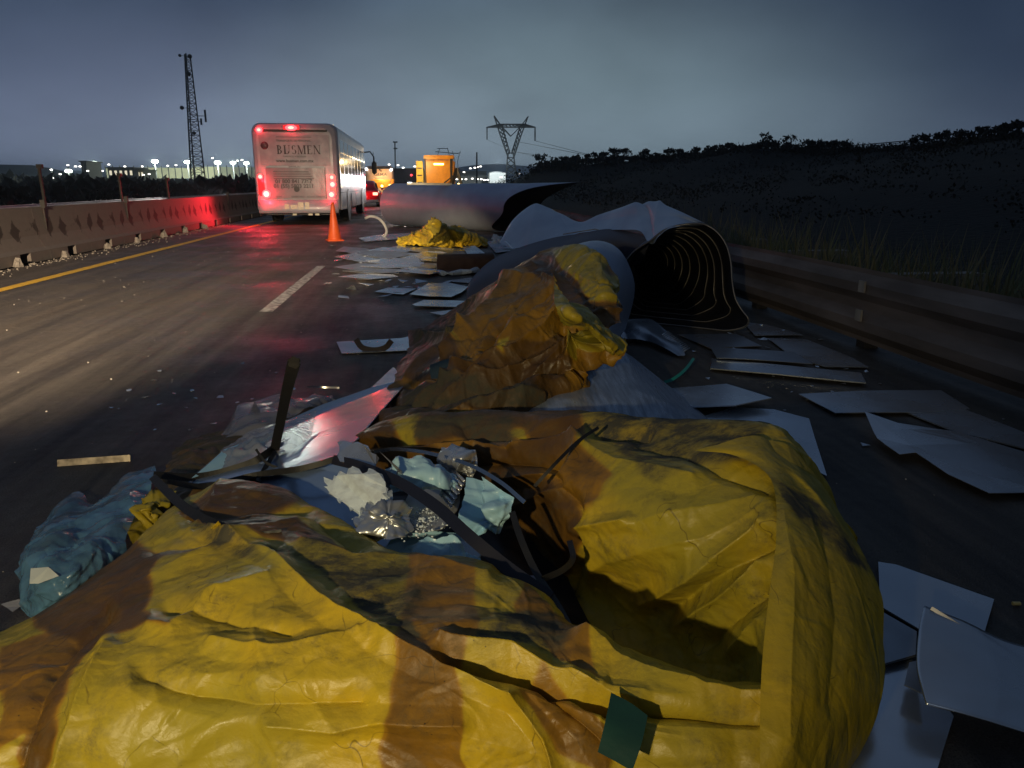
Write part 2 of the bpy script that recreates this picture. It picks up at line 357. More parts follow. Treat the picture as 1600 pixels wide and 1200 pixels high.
def sheet(label, px, mat, cat='metal sheet', group=None, name='metal_sheet', th=.003, warp=.006, seed=0, parent=None, cell=.18, curl=None):
    """a loose plate lying on the road: outline as (u, v, z) sight-line points"""
    P = [PT(*p) for p in px]; bm = bmesh.new(); vs = [bm.verts.new(p) for p in P]; bm.faces.new(vs)
    bmesh.ops.triangulate(bm, faces=bm.faces[:], ngon_method='EAR_CLIP')
    A = np.array(P); lo = A.min(0); hi = A.max(0)
    for ax in (0, 1):
        k = max(1, int((hi[ax]-lo[ax])/cell)); k = min(k, 14)
        for i in range(1, k):
            co = [0, 0, 0]; no = [0, 0, 0]; co[ax] = lo[ax]+(hi[ax]-lo[ax])*i/k+.0007; no[ax] = 1
            bmesh.ops.bisect_plane(bm, geom=bm.verts[:]+bm.edges[:]+bm.faces[:], dist=1e-5, plane_co=co, plane_no=no)
    s = seed*1.7
    for v in bm.verts:
        x, y = v.co.x, v.co.y
        v.co.z += warp*(math.sin(x*2.3+s)*math.cos(y*1.9+s*2)+.5*math.sin(x*5.1-y*4.3+s))+abs(warp)*.9
        if curl:
            cu = PT(curl[0], curl[1], 0); d = math.hypot(x-cu[0], y-cu[1]); v.co.z += curl[3]*max(0, 1-d/curl[2])**2
        v.co.z = max(v.co.z, .006)
    bmesh.ops.recalc_face_normals(bm, faces=bm.faces)
    r = bmesh.ops.solidify(bm, geom=bm.faces[:], thickness=th)
    me = bpy.data.meshes.new(name); bm.to_mesh(me); bm.free()
    o = link(name, me, mat, parent, False)
    if not parent: tag(o, label, cat, group)
    return o
# ================================================================== SETTING
def road_material():
    m = bpy.data.materials.new('asphalt'); m.use_nodes = True; t = m.node_tree; b = t.nodes['Principled BSDF']; L = t.links.new; N = t.nodes.new
    tcn = N('ShaderNodeTexCoord'); mp = N('ShaderNodeMapping'); mp.inputs['Scale'].default_value = (2.2, .10, 1); L(tcn.outputs['Object'], mp.inputs[0])
    def noise(s, d, r, vec): 
        n = N('ShaderNodeTexNoise'); n.inputs['Scale'].default_value = s; n.inputs['Detail'].default_value = d; n.inputs['Roughness'].default_value = r; L(vec, n.inputs['Vector']); return n
    def mr(src, a, b_, c, d):
        r = N('ShaderNodeMapRange'); L(src, r.inputs[0]); r.inputs[1].default_value = a; r.inputs[2].default_value = b_; r.inputs[3].default_value = c; r.inputs[4].default_value = d; return r.outputs[0]
    st_ = noise(2.3, 6, .65, mp.outputs[0]); fi = noise(160, 3, .8, tcn.outputs['Object']); bl = noise(.7, 5, .6, tcn.outputs['Object']); mid = noise(14, 6, .7, tcn.outputs['Object'])
    x = N('ShaderNodeMix'); x.data_type = 'RGBA'; L(mr(st_.outputs[0], .38, .66, 0, 1), x.inputs[0]); x.inputs[6].default_value = (.034, .030, .028, 1); x.inputs[7].default_value = (.105, .092, .078, 1)
    y = N('ShaderNodeMix'); y.data_type = 'RGBA'; y.blend_type = 'MULTIPLY'; y.inputs[0].default_value = 1; L(x.outputs[2], y.inputs[6])
    cc = N('ShaderNodeCombineColor'); g = mr(fi.outputs[0], .3, .7, 0.1, 2.1); [L(g, cc.inputs[i]) for i in range(3)]; L(cc.outputs[0], y.inputs[7])
    # headlamp-lit patch of the left lane, painted in as paler dusty brown asphalt
    so_ = N('ShaderNodeSeparateXYZ'); L(tcn.outputs['Object'], so_.inputs[0])
    px_ = mr(so_.outputs[0], -1.2, -2.6, 0, 1); dn = noise(1.7, 11, .72, mp.outputs[0]); py_ = mr(so_.outputs[1], 4, 8.5, 0, 1)
    q1 = N('ShaderNodeMath'); q1.operation = 'MULTIPLY'; L(px_, q1.inputs[0]); L(mr(dn.outputs[0], .28, .70, 0, 1), q1.inputs[1])
    q2 = N('ShaderNodeMath'); q2.operation = 'MULTIPLY'; L(q1.outputs[0], q2.inputs[0]); L(py_, q2.inputs[1])
    q3 = N('ShaderNodeMath'); q3.operation = 'MULTIPLY'; L(q2.outputs[0], q3.inputs[0]); L(mr(fi.outputs[0], .3, .7, .4, 1), q3.inputs[1])
    yy = N('ShaderNodeMix'); yy.data_type = 'RGBA'; L(q3.outputs[0], yy.inputs[0]); L(y.outputs[2], yy.inputs[6]); yy.inputs[7].default_value = (.17, .132, .094, 1)
    L(yy.outputs[2], b.inputs['Base Color'])
    z = N('ShaderNodeMath'); z.operation = 'ADD'; L(mr(bl.outputs[0], .35, .62, .30, .62), z.inputs[0]); L(mr(mid.outputs[0], .3, .7, -.07, .1), z.inputs[1]); L(z.outputs[0], b.inputs['Roughness'])
    b.inputs['Specular IOR Level'].default_value = .42
    bp = N('ShaderNodeBump'); bp.inputs['Strength'].default_value = .8; bp.inputs['Distance'].default_value = .006; L(fi.outputs[0], bp.inputs['Height'])
    bp2 = N('ShaderNodeBump'); bp2.inputs['Strength'].default_value = .5; bp2.inputs['Distance'].default_value = .015; L(mid.outputs[0], bp2.inputs['Height']); L(bp.outputs[0], bp2.inputs['Normal']); L(bp2.outputs[0], b.inputs['Normal'])
    return m
ASPH = road_material()
SOIL = M('dark_soil', (.014, .013, .010), (.009, .010, .008), .95, scale=.8, bump=.8, bscale=4, bdist=.15)
RIDGE = [(845, 259, 96), (870, 256, 93), (900, 253, 90), (960, 247, 86), (1045, 245, 82), (1100, 242, 78), (1135, 236, 75), (1190, 225, 70), (1262, 234, 66), (1320, 236, 63), (1440, 229, 56), (1508, 222, 52), (1590, 210, 47), (1700, 200, 40), (2100, 170, 22)]
RP = [XZ(*q) for q in RIDGE]
def ridge_at(y):
    ys = [q[1] for q in RP][::-1]; return float(np.interp(y, ys, [q[0] for q in RP][::-1])), float(np.interp(y, ys, [q[2] for q in RP][::-1]))
def terr(x, y):
    z = -.06
    h = .5*math.sin(x*.031+1)+.5*math.sin(y*.021+.4)+.35*math.sin(x*.11+y*.07)+.2*math.sin(y*.19+x*.05)
    if x > 4.3:
        a = x-4.3; z -= .55*min(1, a/2.5); X_, Z_ = ridge_at(y); s = max(0, min(1, (x-8.5)/max(4, X_-8.5))); s = s**1.25*(1+.25*math.sin(x*.5+y*.13)*(1-s)*.5)
        z += s*(Z_+.5+.25*h*(1-s)); fall = max(0, min(1, (y-97)/60)); return z-s*fall*(Z_*.9)
    if False:
        a = x-4.3; z -= .55*min(1, a/2.5)
        s = max(0, min(1, (a-7)/(60+max(0, 40-y)*.3))); s = s*s*(3-2*s)
        z += s*(6.3+max(0, x-70)*.03+h*.6)
        # the shoulder of the hill falls away far down the road
        fall = max(0, min(1, (y-70)/220)); z -= s*fall*3.5
    if x < -15:
        a = -15-x; z += min(1, a/25)*(-.4)+ .25*h*min(1, a/40)
        if x < -45: z += min(1.4, (-45-x)*.02)
    return z
def terrain():
    xs = [-2500, -1200, -600, -300, -180, -120]+[-90+i*5 for i in range(15)]+[-16, -14, -13, -8]+[-6, 0, 4.2, 4.8, 5.5, 6.5, 8, 10]+[12+i*3 for i in range(22)]+[85, 100, 130, 180, 300, 600, 1200, 2500]
    ys = [-60, -20, -8]+[i*4-4 for i in range(30)]+[120+i*12 for i in range(25)]+[450, 600, 900, 1500, 3000, 5000]
    vs = [(x, y, terr(x, y)) for y in ys for x in xs]; n = len(xs)
    fs = [(j*n+i, j*n+i+1, (j+1)*n+i+1, (j+1)*n+i) for j in range(len(ys)-1) for i in range(n-1)]
    me = bpy.data.meshes.new('ground'); me.from_pydata(vs, [], fs); tag(link('ground', me, SOIL, None, True), kind='structure')
terrain()
def strip(name, x0, x1, y0, y1, z, mat, kind='structure', parent=None):
    n = max(1, int((y1-y0)/8)); vs = []; fs = []
    for i in range(n+1):
        y = y0+(y1-y0)*i/n; vs += [(x0, y, z), (x1, y, z)]
    for i in range(n): fs.append((2*i, 2*i+1, 2*i+3, 2*i+2))
    me = bpy.data.meshes.new(name); me.from_pydata(vs, [], fs); o = link(name, me, mat, parent)
    if not parent: tag(o, kind=kind)
    return o
strip('road', -6.5, 4.2, -30, 900, 0, ASPH)
strip('opposite_road', -14.5, -7.0, -30, 900, 0, M('old_asphalt', (.03, .028, .026), (.02, .019, .018), .9, spec=.1, scale=3))
YEL = M('yellow_road_paint', (.90, .52, .035), (.72, .42, .04), .55, scale=9, bump=.3, bscale=120, contrast=(.45, .75))
WHT = M('worn_white_road_paint', (.60, .57, .52), (.18, .16, .15), .6, scale=16, bump=.3, bscale=120, contrast=(.42, .60), detail=9)
strip('yellow_edge_line', -5.40, -5.22, -10, 600, .004, YEL)
for i in range(-1, 40):
    if i == 1: continue
    o = strip('lane_dash', -1.72, -1.58, 8.1+i*12.3, 12.7+i*12.3, .004, WHT)

# ---- left concrete barrier with drain gaps
def barrier_mat():
    m = bpy.data.materials.new('stained_concrete'); m.use_nodes = True; t = m.node_tree; b = t.nodes['Principled BSDF']; L = t.links.new; N = t.nodes.new
    tcn = N('ShaderNodeTexCoord'); se = N('ShaderNodeSeparateXYZ'); L(tcn.outputs['Object'], se.inputs[0])
    def math_(op, a, b_=None, c=None):
        n = N('ShaderNodeMath'); n.operation = op
        for i, q in enumerate((a, b_, c)):
            if q is None: continue
            if isinstance(q, (int, float)): n.inputs[i].default_value = q
            else: L(q, n.inputs[i])
        return n.outputs[0]
    n1 = N('ShaderNodeTexNoise'); n1.inputs['Scale'].default_value = 1.1; n1.inputs['Detail'].default_value = 3; L(tcn.outputs['Object'], n1.inputs['Vector'])
    n2 = N('ShaderNodeTexNoise'); n2.inputs['Scale'].default_value = 9; n2.inputs['Detail'].default_value = 7; n2.inputs['Roughness'].default_value = .7; L(tcn.outputs['Object'], n2.inputs['Vector'])
    # damp diamond stains left by the joints, about every 0.62 m
    w = math_('ADD', se.outputs[1], math_('MULTIPLY', n1.outputs[0], 1.3)); ph = math_('PINGPONG', w, .31)
    a = math_('DIVIDE', ph, .19); zc = math_('DIVIDE', math_('ABSOLUTE', math_('SUBTRACT', se.outputs[2], .52)), .21)
    d = math_('ADD', math_('ADD', a, zc), math_('MULTIPLY', math_('SUBTRACT', n2.outputs[0], .5), 1.8))
    mr = N('ShaderNodeMapRange'); L(d, mr.inputs[0]); mr.inputs[1].default_value = .85; mr.inputs[2].default_value = 1.05; mr.inputs[3].default_value = 1; mr.inputs[4].default_value = 0
    x = N('ShaderNodeMix'); x.data_type = 'RGBA'; L(n2.outputs[0], x.inputs[0]); x.inputs[6].default_value = (.15, .128, .112, 1); x.inputs[7].default_value = (.23, .198, .175, 1)
    y = N('ShaderNodeMix'); y.data_type = 'RGBA'; L(math_('MULTIPLY', mr.outputs[0], .85), y.inputs[0]); L(x.outputs[2], y.inputs[6]); y.inputs[7].default_value = (.035, .028, .025, 1)
    L(y.outputs[2], b.inputs['Base Color']); b.inputs['Roughness'].default_value = .85
    bp = N('ShaderNodeBump'); bp.inputs['Strength'].default_value = .4; bp.inputs['Distance'].default_value = .01; L(n2.outputs[0], bp.inputs['Height']); L(bp.outputs[0], b.inputs['Normal'])
    return m
BARR = barrier_mat(); CONC = M('broken_concrete', (.34, .30, .26), (.2, .175, .15), .9, scale=14, bump=.6, bscale=30)
DARKH = M('recess_shade', (.02, .018, .016), rough=.95)
bt = thing('concrete_barrier', 'long stained concrete barrier with drain gaps left of the yellow line', 'barrier', (-6.9, 0, 0))
prof = [(.0, .0), (.30, .0), (.30, .17), (.21, .22), (.13, .42), (.11, .90), (.0, .90)]      # towards the road is +x
def barrier_seg(L_):
    mb = MB(); n = len(prof)-1
    # solid upper body above the gap height, plus two feet either side of a gap
    up = [(-.1, .17), (.30, .17), (.21, .22), (.13, .42), (.09, .90), (-.09, .90), (-.13, .42)]
    k = len(up); vs = [(x, y, z) for y in (0.004, L_-.004) for x, z in up]
    mb.add(vs, [tuple(range(k))[::-1], tuple(range(k, 2*k))]+[(i, (i+1) % k, k+(i+1) % k, k+i) for i in range(k)])
    g = L_/2
    mb.box(-.1, .30, .004, g-.17, 0, .168); mb.box(-.1, .30, g+.17, L_-.004, 0, .168)
    return mb
SL = 1.75
bs0 = None
for i in range(60):
    if bs0 is None: bs0 = barrier_seg(SL).build('barrier_segment', BARR, bt); o = bs0
    else: o = bs0.copy(); C.objects.link(o); o.parent = bt
    o.location = (0, -3+i*SL, 0); 
strip('far_barrier_base', -7.2, -6.95, -3+60*SL, 500, .3, BARR)
gp = MB().box(-.098, .12, -.169, .169, .002, .166).build('gap_shade_back', DARKH, bt); gp.location = (0, -3+SL/2, 0)  # near-black backing paints the shade inside each drain gap
for i in range(1, 60): o = gp.copy(); C.objects.link(o); o.parent = bt; o.location = (0, -3+i*SL+SL/2, 0)
# broken chunks by each gap
r = random.Random(3)
def rock(mb, x, y, z, s, r):
    n = 6; vs = [(x+s*r.uniform(.6, 1.2)*math.cos(a)*1.1, y+s*r.uniform(.6, 1.2)*math.sin(a), z+0) for a in [2*PI*i/n for i in range(n)]]
    vs += [(x+(p[0]-x)*r.uniform(.4, .8), y+(p[1]-y)*r.uniform(.4, .8), z+s*r.uniform(.5, 1.1)) for p in vs]
    mb.add(vs, [tuple(range(n))[::-1], tuple(range(n, 2*n))]+[(i, (i+1) % n, n+(i+1) % n, n+i) for i in range(n)])
for i, y in enumerate([9.3, 11.1, 13.0, 14.7, 16.6, 18.3, 20.2, 22.0, 24.0]):
    m_ = MB(); rock(m_, -6.5, y+.15, 0, r.uniform(.05, .085), r); m_.v = [(a, b, c*1.7) for a, b, c in m_.v]
    o = m_.build('concrete_chunk', CONC); tag(o, ['nearest pale upright concrete chunk', 'second pale concrete chunk', 'third pale concrete chunk', 'fourth pale chunk', 'fifth pale chunk', 'sixth pale chunk', 'seventh pale chunk', 'eighth pale chunk', 'farthest pale chunk'][i]+' at the foot of the left barrier, from the left', 'concrete chunk', 'broken chunks along the barrier foot')
mb = MB()
for i in range(650):
    y = 7+20*r.random()**1.5; x = -6.52+abs(r.gauss(0, .25)); rock(mb, x, y, .001, r.uniform(.005, .02), r)
tag(mb.build('gravel', CONC), 'loose pale gravel along the foot of the left barrier', 'gravel', kind='stuff')
mb = MB()
for i in range(330):
    y = 2.4+16*r.random()**1.4; x = r.uniform(-5.5, 3.3); rock(mb, x, y, .001, r.uniform(.0015, .005)*(1+y*.05), r)
tag(mb.build('road_grit', M('pale_grit', (.6, .55, .48), rough=.4)), 'pale grit and glass crumbs scattered over the asphalt', 'grit', kind='stuff')

# markers on the barrier and fence posts behind it
MARK = M('dull_yellow_reflector', (.55, .42, .18), rough=.4); POSTM = M('weathered_steel_post', (.05, .045, .04), rough=.7, metal=.1)
for (u, v, y, lab) in ((97, 342, 10.95, 'nearest small yellowish reflector on a stalk in front of the left barrier'), (205, 331, 14.9, 'second small reflector block on the barrier top'), (276, 324, 18.9, 'third small reflector block on the barrier top'), (366, 315, 28.5, 'farthest small reflector block on the barrier, near the bus')):
    x = -6.78; t = thing('barrier_reflector', lab, 'reflector', (x, y, .0), 0, 'reflectors along the left barrier')
    s = .085 if y < 12 else .07
    MB().box(-s*.6, s*.6, -.03, .03, .88, .88+2*s).build('reflector_plate', MARK if y < 12 else POSTM, t, bevel=.006)
    MB().box(-.012, .012, -.012, .012, .5, .88).build('stalk', MARK if y < 12 else POSTM, t)
for (u, h, lab) in ((72, 1.62, 'leftmost leaning steel post behind the left barrier'), (193, 1.50, 'second steel post behind the left barrier, above the bright guardrail'), (266, 1.42, 'third steel post behind the left barrier, nearest the bus')):
    d = ray(u, 320); y = -7.6/(d[0]/d[1]); MBp = MB(); MBp.bar((0, 0, 0), (-.03, 0, h), .045)
    t = thing('fence_post', lab, 'post', (-7.6, y, 0), 0, 'steel posts behind the left barrier'); MBp.build('post_shaft', POSTM, t); MB().box(-.06, .04, -.05, .05, h-.02, h+.06).build('post_cap', POSTM, t)

# guardrails
def beam(mb, x, y0, y1, z0, z1, waves, face, n=40, dent=0, seed=0):
    rr = random.Random(seed); pr = []
    K = waves*8+1
    for k in range(K):
        s = k/(K-1); pr.append((face*.045*max(-.8, min(.8, -1.7*math.cos(2*PI*waves*s))), z0+(z1-z0)*s))
    base = len(mb.v)
    for i in range(n+1):
        y = y0+(y1-y0)*i/n; dx = dent*math.sin(i*.9+seed)*.5
        for px_, pz in pr: mb.v.append((x+px_+dx, y, pz+dent*.3*math.sin(i*.37)))
    for i in range(n):
        for k in range(K-1): a = base+i*K+k; mb.f.append((a, a+1, a+K+1, a+K))
    return mb
RAILR = M('grimy_galvanised_rail', (.27, .215, .18), (.15, .12, .10), .7, .85, metal=.25, scale=5, bump=.3, bscale=18, stretch=(1, .25, 1))
gr = thing('guardrail', 'grimy corrugated steel guardrail along the dark right edge of the road', 'guardrail', (3.5, 0, 0))
for i in range(14):
    y0 = -2.6+4.1*i; o = beam(MB(), -.003*(i % 2), y0, y0+4.15, .06, .64, 2, -1, 16, .006, i).build('rail_panel', RAILR, gr, False)
    MB().box(-.062, -.046, y0-.03, y0+.05, .47, .56).build('splice_bracket', M('rail_bracket', (.45, .40, .33), rough=.6, metal=.2), gr)
    MB().box(-.062, -.046, y0-.03, y0+.05, .24, .33).build('splice_bracket', MATS['rail_bracket'], gr)
for i in range(26):
    MB().box(.05, .17, -2.55+2.05*i, -2.43+2.05*i, -.1, .60).build('rail_post', POSTM, gr)
gl = thing('guardrail', 'far double ridged guardrail across the opposite lanes, shining in headlights', 'guardrail', (-12.6, 0, 0))
GALV = M('bright_galvanised_rail', (.34, .32, .31), (.22, .2, .19), .5, .6, metal=.2, scale=3, stretch=(1, .2, 1))
for i in range(22):
    beam(MB(), 0, 8+4.0*i, 11.97+4.0*i, .36, .66, 2, 1, 4).build('rail_panel', GALV, gl, True)
    MB().box(-.12, -.04, 8+4.0*i, 8.12+4.0*i, -.1, .7).build('rail_post', POSTM, gl)
# oncoming car's light on the far guardrail
spot('headlamp_light', (-10.6, 46, .7), (-12.6, 32.5, .5), 2600, (1, .9, .85), 22, .5, .08)
for (u0, v0, u1, v1, lab) in ((1210, 392, 1285, 390, 'short pale concrete drain slab just behind the right guardrail, middle one'), (1392, 428, 1482, 425, 'nearest pale concrete drain slab behind the right guardrail'), (1130, 374, 1160, 372, 'farthest pale drain slab behind the right guardrail, beside the ribbed pipe mouth')):
    a = PT(u0, v0, .30); b_ = PT(u1, v1, .30); tag(MB().box(a[0]+.0, b_[0]+.35, a[1]-.1, a[1]+.16, -.5, .30).build('drain_slab', CONC, bevel=.02), lab, 'slab', 'drain slabs behind the right guardrail')

# ------------------------------------------------------------------ vegetation
LEAF = M('dark_dry_leaf', (.016, .019, .011), (.026, .023, .014), .85, scale=1.2); TRUNK = M('bark', (.04, .032, .025), rough=.9)
REED = M('reed_leaf', (.14, .165, .075), (.26, .22, .12), .7, scale=2.5)
def leafcloud(mb, c, rad, n, s, r):
    for _ in range(n):
        while True:
            p = (r.uniform(-1, 1), r.uniform(-1, 1), r.uniform(-1, 1))
            if p[0]**2+p[1]**2+p[2]**2 <= 1: break
        x, y, z = (c[i]+p[i]*rad[i] for i in range(3)); a = r.uniform(0, 2*PI); b = r.uniform(-1, 1); q = s*r.uniform(.5, 1.4)
        dx, dy, dz = math.cos(a)*q, math.sin(a)*q, b*q; ex, ey, ez = -math.sin(a)*q*.6*b, math.cos(a)*q*.6*b, q*.7
        mb.add([(x, y, z), (x+dx, y+dy, z+dz), (x+dx+ex, y+dy+ey, z+dz+ez), (x+ex, y+ey, z+ez)], [(0, 1, 2, 3)])
def tree(x, y, h, w, label, group, seed, dense=1.0, leaf=.35, twig=True, name='tree'):
    r = random.Random(seed); z = terr(x, y)-.1; t = thing(name, label, 'tree' if name == 'tree' else 'shrub', (x, y, z), 0, group)
    mb = MB(); mb.tube([(0, 0, 0), (r.uniform(-.1, .1)*w, 0, h*.35), (r.uniform(-.2, .2)*w, 0, h*.6)], [h*.045, h*.032, h*.015], 6)
    tips = []
    for k in range(9 if twig else 5):
        a = r.uniform(0, 2*PI); q = r.uniform(.25, .55); l = w*r.uniform(.3, .55); s = (0, 0, h*q*.8); e_ = (math.cos(a)*l, math.sin(a)*l, h*r.uniform(.6, .98)); tips.append(e_)
        mid = ((s[0]+e_[0])*.5+r.uniform(-.1, .1), (s[1]+e_[1])*.5, s[2]*.45+e_[2]*.55); mb.tube([s, mid, e_], [h*.016, h*.011, h*.005], 4, cap=False)
        for j in range(3):
            aa = r.uniform(0, 2*PI); f = (e_[0]+math.cos(aa)*w*.16, e_[1]+math.sin(aa)*w*.16, e_[2]+h*r.uniform(-.02, .14)); mb.tube([mid, e_, f][1:], [h*.006, h*.003], 3, cap=False)
    mb.build('trunk', TRUNK, t)
    lf = MB()
    for e_ in tips:
        leafcloud(lf, e_, (w*.26, w*.26, h*.17), int(48*dense), leaf, r)
    lf.build('crown', LEAF, t)
    return t
pos_words = ['bushy', 'thin airy', 'small round', 'tall narrow', 'ragged', 'low spreading', 'twiggy', 'dense']
ridge = [(845, 243, 0), (866, 248, 0), (880, 249, 0), (900, 246, 0), (925, 240, 0), (943, 239, 0), (960, 234, 0), (975, 233, 0), (1008, 238, 0), (1045, 240, 0), (1062, 237, 0), (1090, 236, 0), (1110, 235, 0), (1135, 228, 0), (1197, 211, 0), (1232, 213, 0), (1262, 222, 0), (1275, 221, 0), (1300, 226, 0), (1320, 225, 0),
         (1440, 214, 0), (1470, 207, 0), (1508, 208, 0), (1538, 206, 0), (1562, 206, 0), (1590, 199, 0)]
def nth(i): return ['first', 'second', 'third', 'fourth', 'fifth', 'sixth', 'seventh', 'eighth', 'ninth', 'tenth', 'eleventh', 'twelfth', 'thirteenth', 'fourteenth', 'fifteenth', 'sixteenth', 'seventeenth', 'eighteenth', 'nineteenth', 'twentieth'][i] if i < 20 else ['twenty-first', 'twenty-second', 'twenty-third', 'twenty-fourth', 'twenty-fifth', 'twenty-sixth', 'twenty-seventh', 'twenty-eighth'][i-20]
for i, (u, vt, y) in enumerate(ridge):
    y = float(np.interp(u, [q[0] for q in RIDGE], [q[2] for q in RIDGE]))
    X, Y, Z = XZ(u, vt, y); z0 = terr(X, Y)-.1; h = max(.9, Z-z0); w = min(h*1.0, 2.4)*random.uniform(.8, 1.3)
    th_ = u in (866, 1197, 1232)
    tree(X, Y, h, w, f'{pos_words[i%8]} dark tree on the ridge skyline, {nth(i)} from the pylon going right', 'trees on the right hand ridge', 50+i, .25 if th_ else .75, .13, True)
# low scrub over the bank (uncountable)
r = random.Random(19); mb = MB()
for i in range(1500):
    f = r.uniform(0, len(RP)-1.001); k = int(f); f -= k; x = RP[k][0]*(1-f)+RP[k+1][0]*f+r.gauss(0, .7); y = RP[k][1]*(1-f)+RP[k+1][1]*f+r.gauss(0, .6); s = r.uniform(.2, .75)*(.6+.4*math.sin(k*7+f*9))
    leafcloud(mb, (x, y, terr(x, y)+s*.35), (s*1.2, s*1.2, s*.7), 16, .07+.0012*y, r)
tag(mb.build('brush', LEAF), 'low continuous dark brush along the crest of the right hand bank', 'brush', kind='stuff')
r = random.Random(9); mb = MB()
for i in range(2200):
    y = 6+r.random()**1.3*110; x = 12+r.random()*75; z = terr(x, y); s = .28+.005*y
    leafcloud(mb, (x, y, z+s*.4), (s*1.9, s*1.9, s*.6), 18, .05+.0012*y, r)
tag(mb.build('scrub', LEAF), 'low dark scrub covering the bank on the right', 'scrub', kind='stuff')
# reeds behind the guardrail
mb = MB()
for i in range(5200):
    y = 2.2+r.random()*13; x = 4.75+abs(r.gauss(0, 1.6)); z = terr(x, y); h = r.uniform(.45, 1.15)*(1.1 if r.random() < .3 else .8); a = r.uniform(0, 2*PI); l = r.uniform(.05, .35); w = r.uniform(.006, .014)
    p0 = Vector((x, y, z)); p1 = p0+Vector((math.cos(a)*l*.35, math.sin(a)*l*.35, h*.6)); p2 = p0+Vector((math.cos(a)*l, math.sin(a)*l, h)); n = Vector((-math.sin(a+.8), math.cos(a+.8), 0))*w
    mb.add([p0-n, p0+n, p1+n*.9, p1-n*.9, p2], [(0, 1, 2, 3), (3, 2, 4)])
tag(mb.build('reeds', REED), 'tall grass and reeds behind the right guardrail', 'reeds', kind='stuff')
# dark bushes beyond the opposite lanes
for i in range(34):
    y = 26+i*4.2+r.uniform(-1, 1); x = -15.5-r.uniform(0, 6)-i*.25; h = r.uniform(1.1, 1.55)+(.35 if i % 7 == 0 else 0)
    t = thing('bush', f'{pos_words[(i*3)%8]} dark bush beyond the opposite lanes, {nth(i) if i<28 else "farthest "+nth(i-28)} from left', 'bush', (x, y, -.5), 0, 'bushes beyond the opposite lanes')
    m_ = MB(); leafcloud(m_, (0, 0, h*.5), (3.0, 2.6, h*.62), 420, .22, r); leafcloud(m_, (r.uniform(-1, 1), 0, h*.9), (1.2, 1.2, h*.35), 110, .2, r); m_.build('crown', LEAF, t)
    m2 = MB(); [m2.tube([(r.uniform(-.2, .2), r.uniform(-.2, .2), 0), (r.uniform(-1.5, 1.5), r.uniform(-1, 1), h*.8)], .03, 4) for _ in range(5)]; m2.build('trunk', TRUNK, t)
r2 = random.Random(12); mb = MB()
for i in range(330):
    y = 22+r2.random()*190; x = -17-r2.random()*70*(y/110+.2); z = terr(x, y); s = .9+.01*y
    leafcloud(mb, (x, y, z+s*.4), (s*1.8, s*1.8, s*.55), 18, .3+.004*y, r2)
tag(mb.build('scrub', LEAF), 'dark wooded scrub filling the low land on the left', 'scrub', kind='stuff')

# distant hills
HILL = M('distant_hill', (.05, .055, .06), (.035, .04, .045), 1, scale=.01)
def hill(name, pts, y, depth):
    P = [XZ(u, v, y) for u, v in pts]; vs = []; n = len(P)
    for x, yy, z in P: vs += [(x, yy-depth*.6, -1), (x, yy, z), (x, yy+depth, -1)]
    fs = [];
    for i in range(n-1): a = 3*i; fs += [(a, a+3, a+4, a+1), (a+1, a+4, a+5, a+2)]
    me = bpy.data.meshes.new(name); me.from_pydata(vs, [], fs); tag(link(name, me, HILL, None, True), kind='structure')
hill('far_hills', [(-900, 262), (-500, 250), (-200, 256), (0, 262), (100, 266), (200, 268), (300, 263), (360, 262), (420, 266), (520, 270), (620, 272), (700, 264), (740, 258), (780, 256), (830, 260), (900, 268), (1100, 275), (1500, 270), (2200, 268)], 2600, 600)
hill('near_hill_left', [(-700, 240), (-300, 248), (-100, 254), (0, 257), (50, 258), (75, 262), (110, 270), (160, 276), (260, 279)], 420, 80)
# ================================================================== VEHICLES AND STREET THINGS
BUSW = M('white_bus_paint', (.44, .43, .49), (.36, .35, .40), .28, .4, scale=3, coat=.3)
BUSD = M('dusty_bus_paint', (.34, .33, .37), (.27, .26, .30), .33, .45, scale=4, coat=.25)
GLASS = M('dark_glass', (.02, .022, .028), rough=.08, spec=.8); RUB = M('tyre_rubber', (.02, .02, .02), rough=.85); CHR = M('bright_metal', (.6, .6, .6), rough=.25, metal=1)
GREYL = M('grey_lettering', (.05, .035, .045), rough=.5); BLACKP = M('black_plastic', (.02, .02, .022), rough=.5)
REDE = M('lit_red_lamp', (.8, .02, .02), rough=.3, emit=(1, .03, .035), estr=9); REDG = M('red_lens', (.45, .01, .01), rough=.2, emit=(1, .02, .03), estr=.8)
HOT = M('lit_lamp_core', (.9, .6, .4), rough=.3, emit=(1, .14, .10), estr=7)
YLAMP = M('lit_amber_lamp', (.9, .6, .2), rough=.3, emit=(1, .65, .2), estr=8); WLAMP = M('lit_white_lamp', (.9, .9, .9), rough=.3, emit=(.95, .95, 1), estr=12)
def text(name, s, size, loc, mat, parent, rx=PI/2, rz=0, sx=1, bold=.0, align='CENTER'):
    c = bpy.data.curves.new(name, 'FONT'); c.body = s; c.size = size; c.align_x = align; c.extrude = .004; c.offset = bold
    o = bpy.data.objects.new(name, c); C.objects.link(o); bpy.context.view_layer.update()
    me = bpy.data.meshes.new_from_object(o.evaluated_get(bpy.context.evaluated_depsgraph_get())); bpy.data.objects.remove(o); bpy.data.curves.remove(c)
    me.materials.clear(); p = link(name, me, mat, parent); p.location = loc; p.rotation_euler = (rx, 0, rz); p.scale = (sx, 1, 1); return p
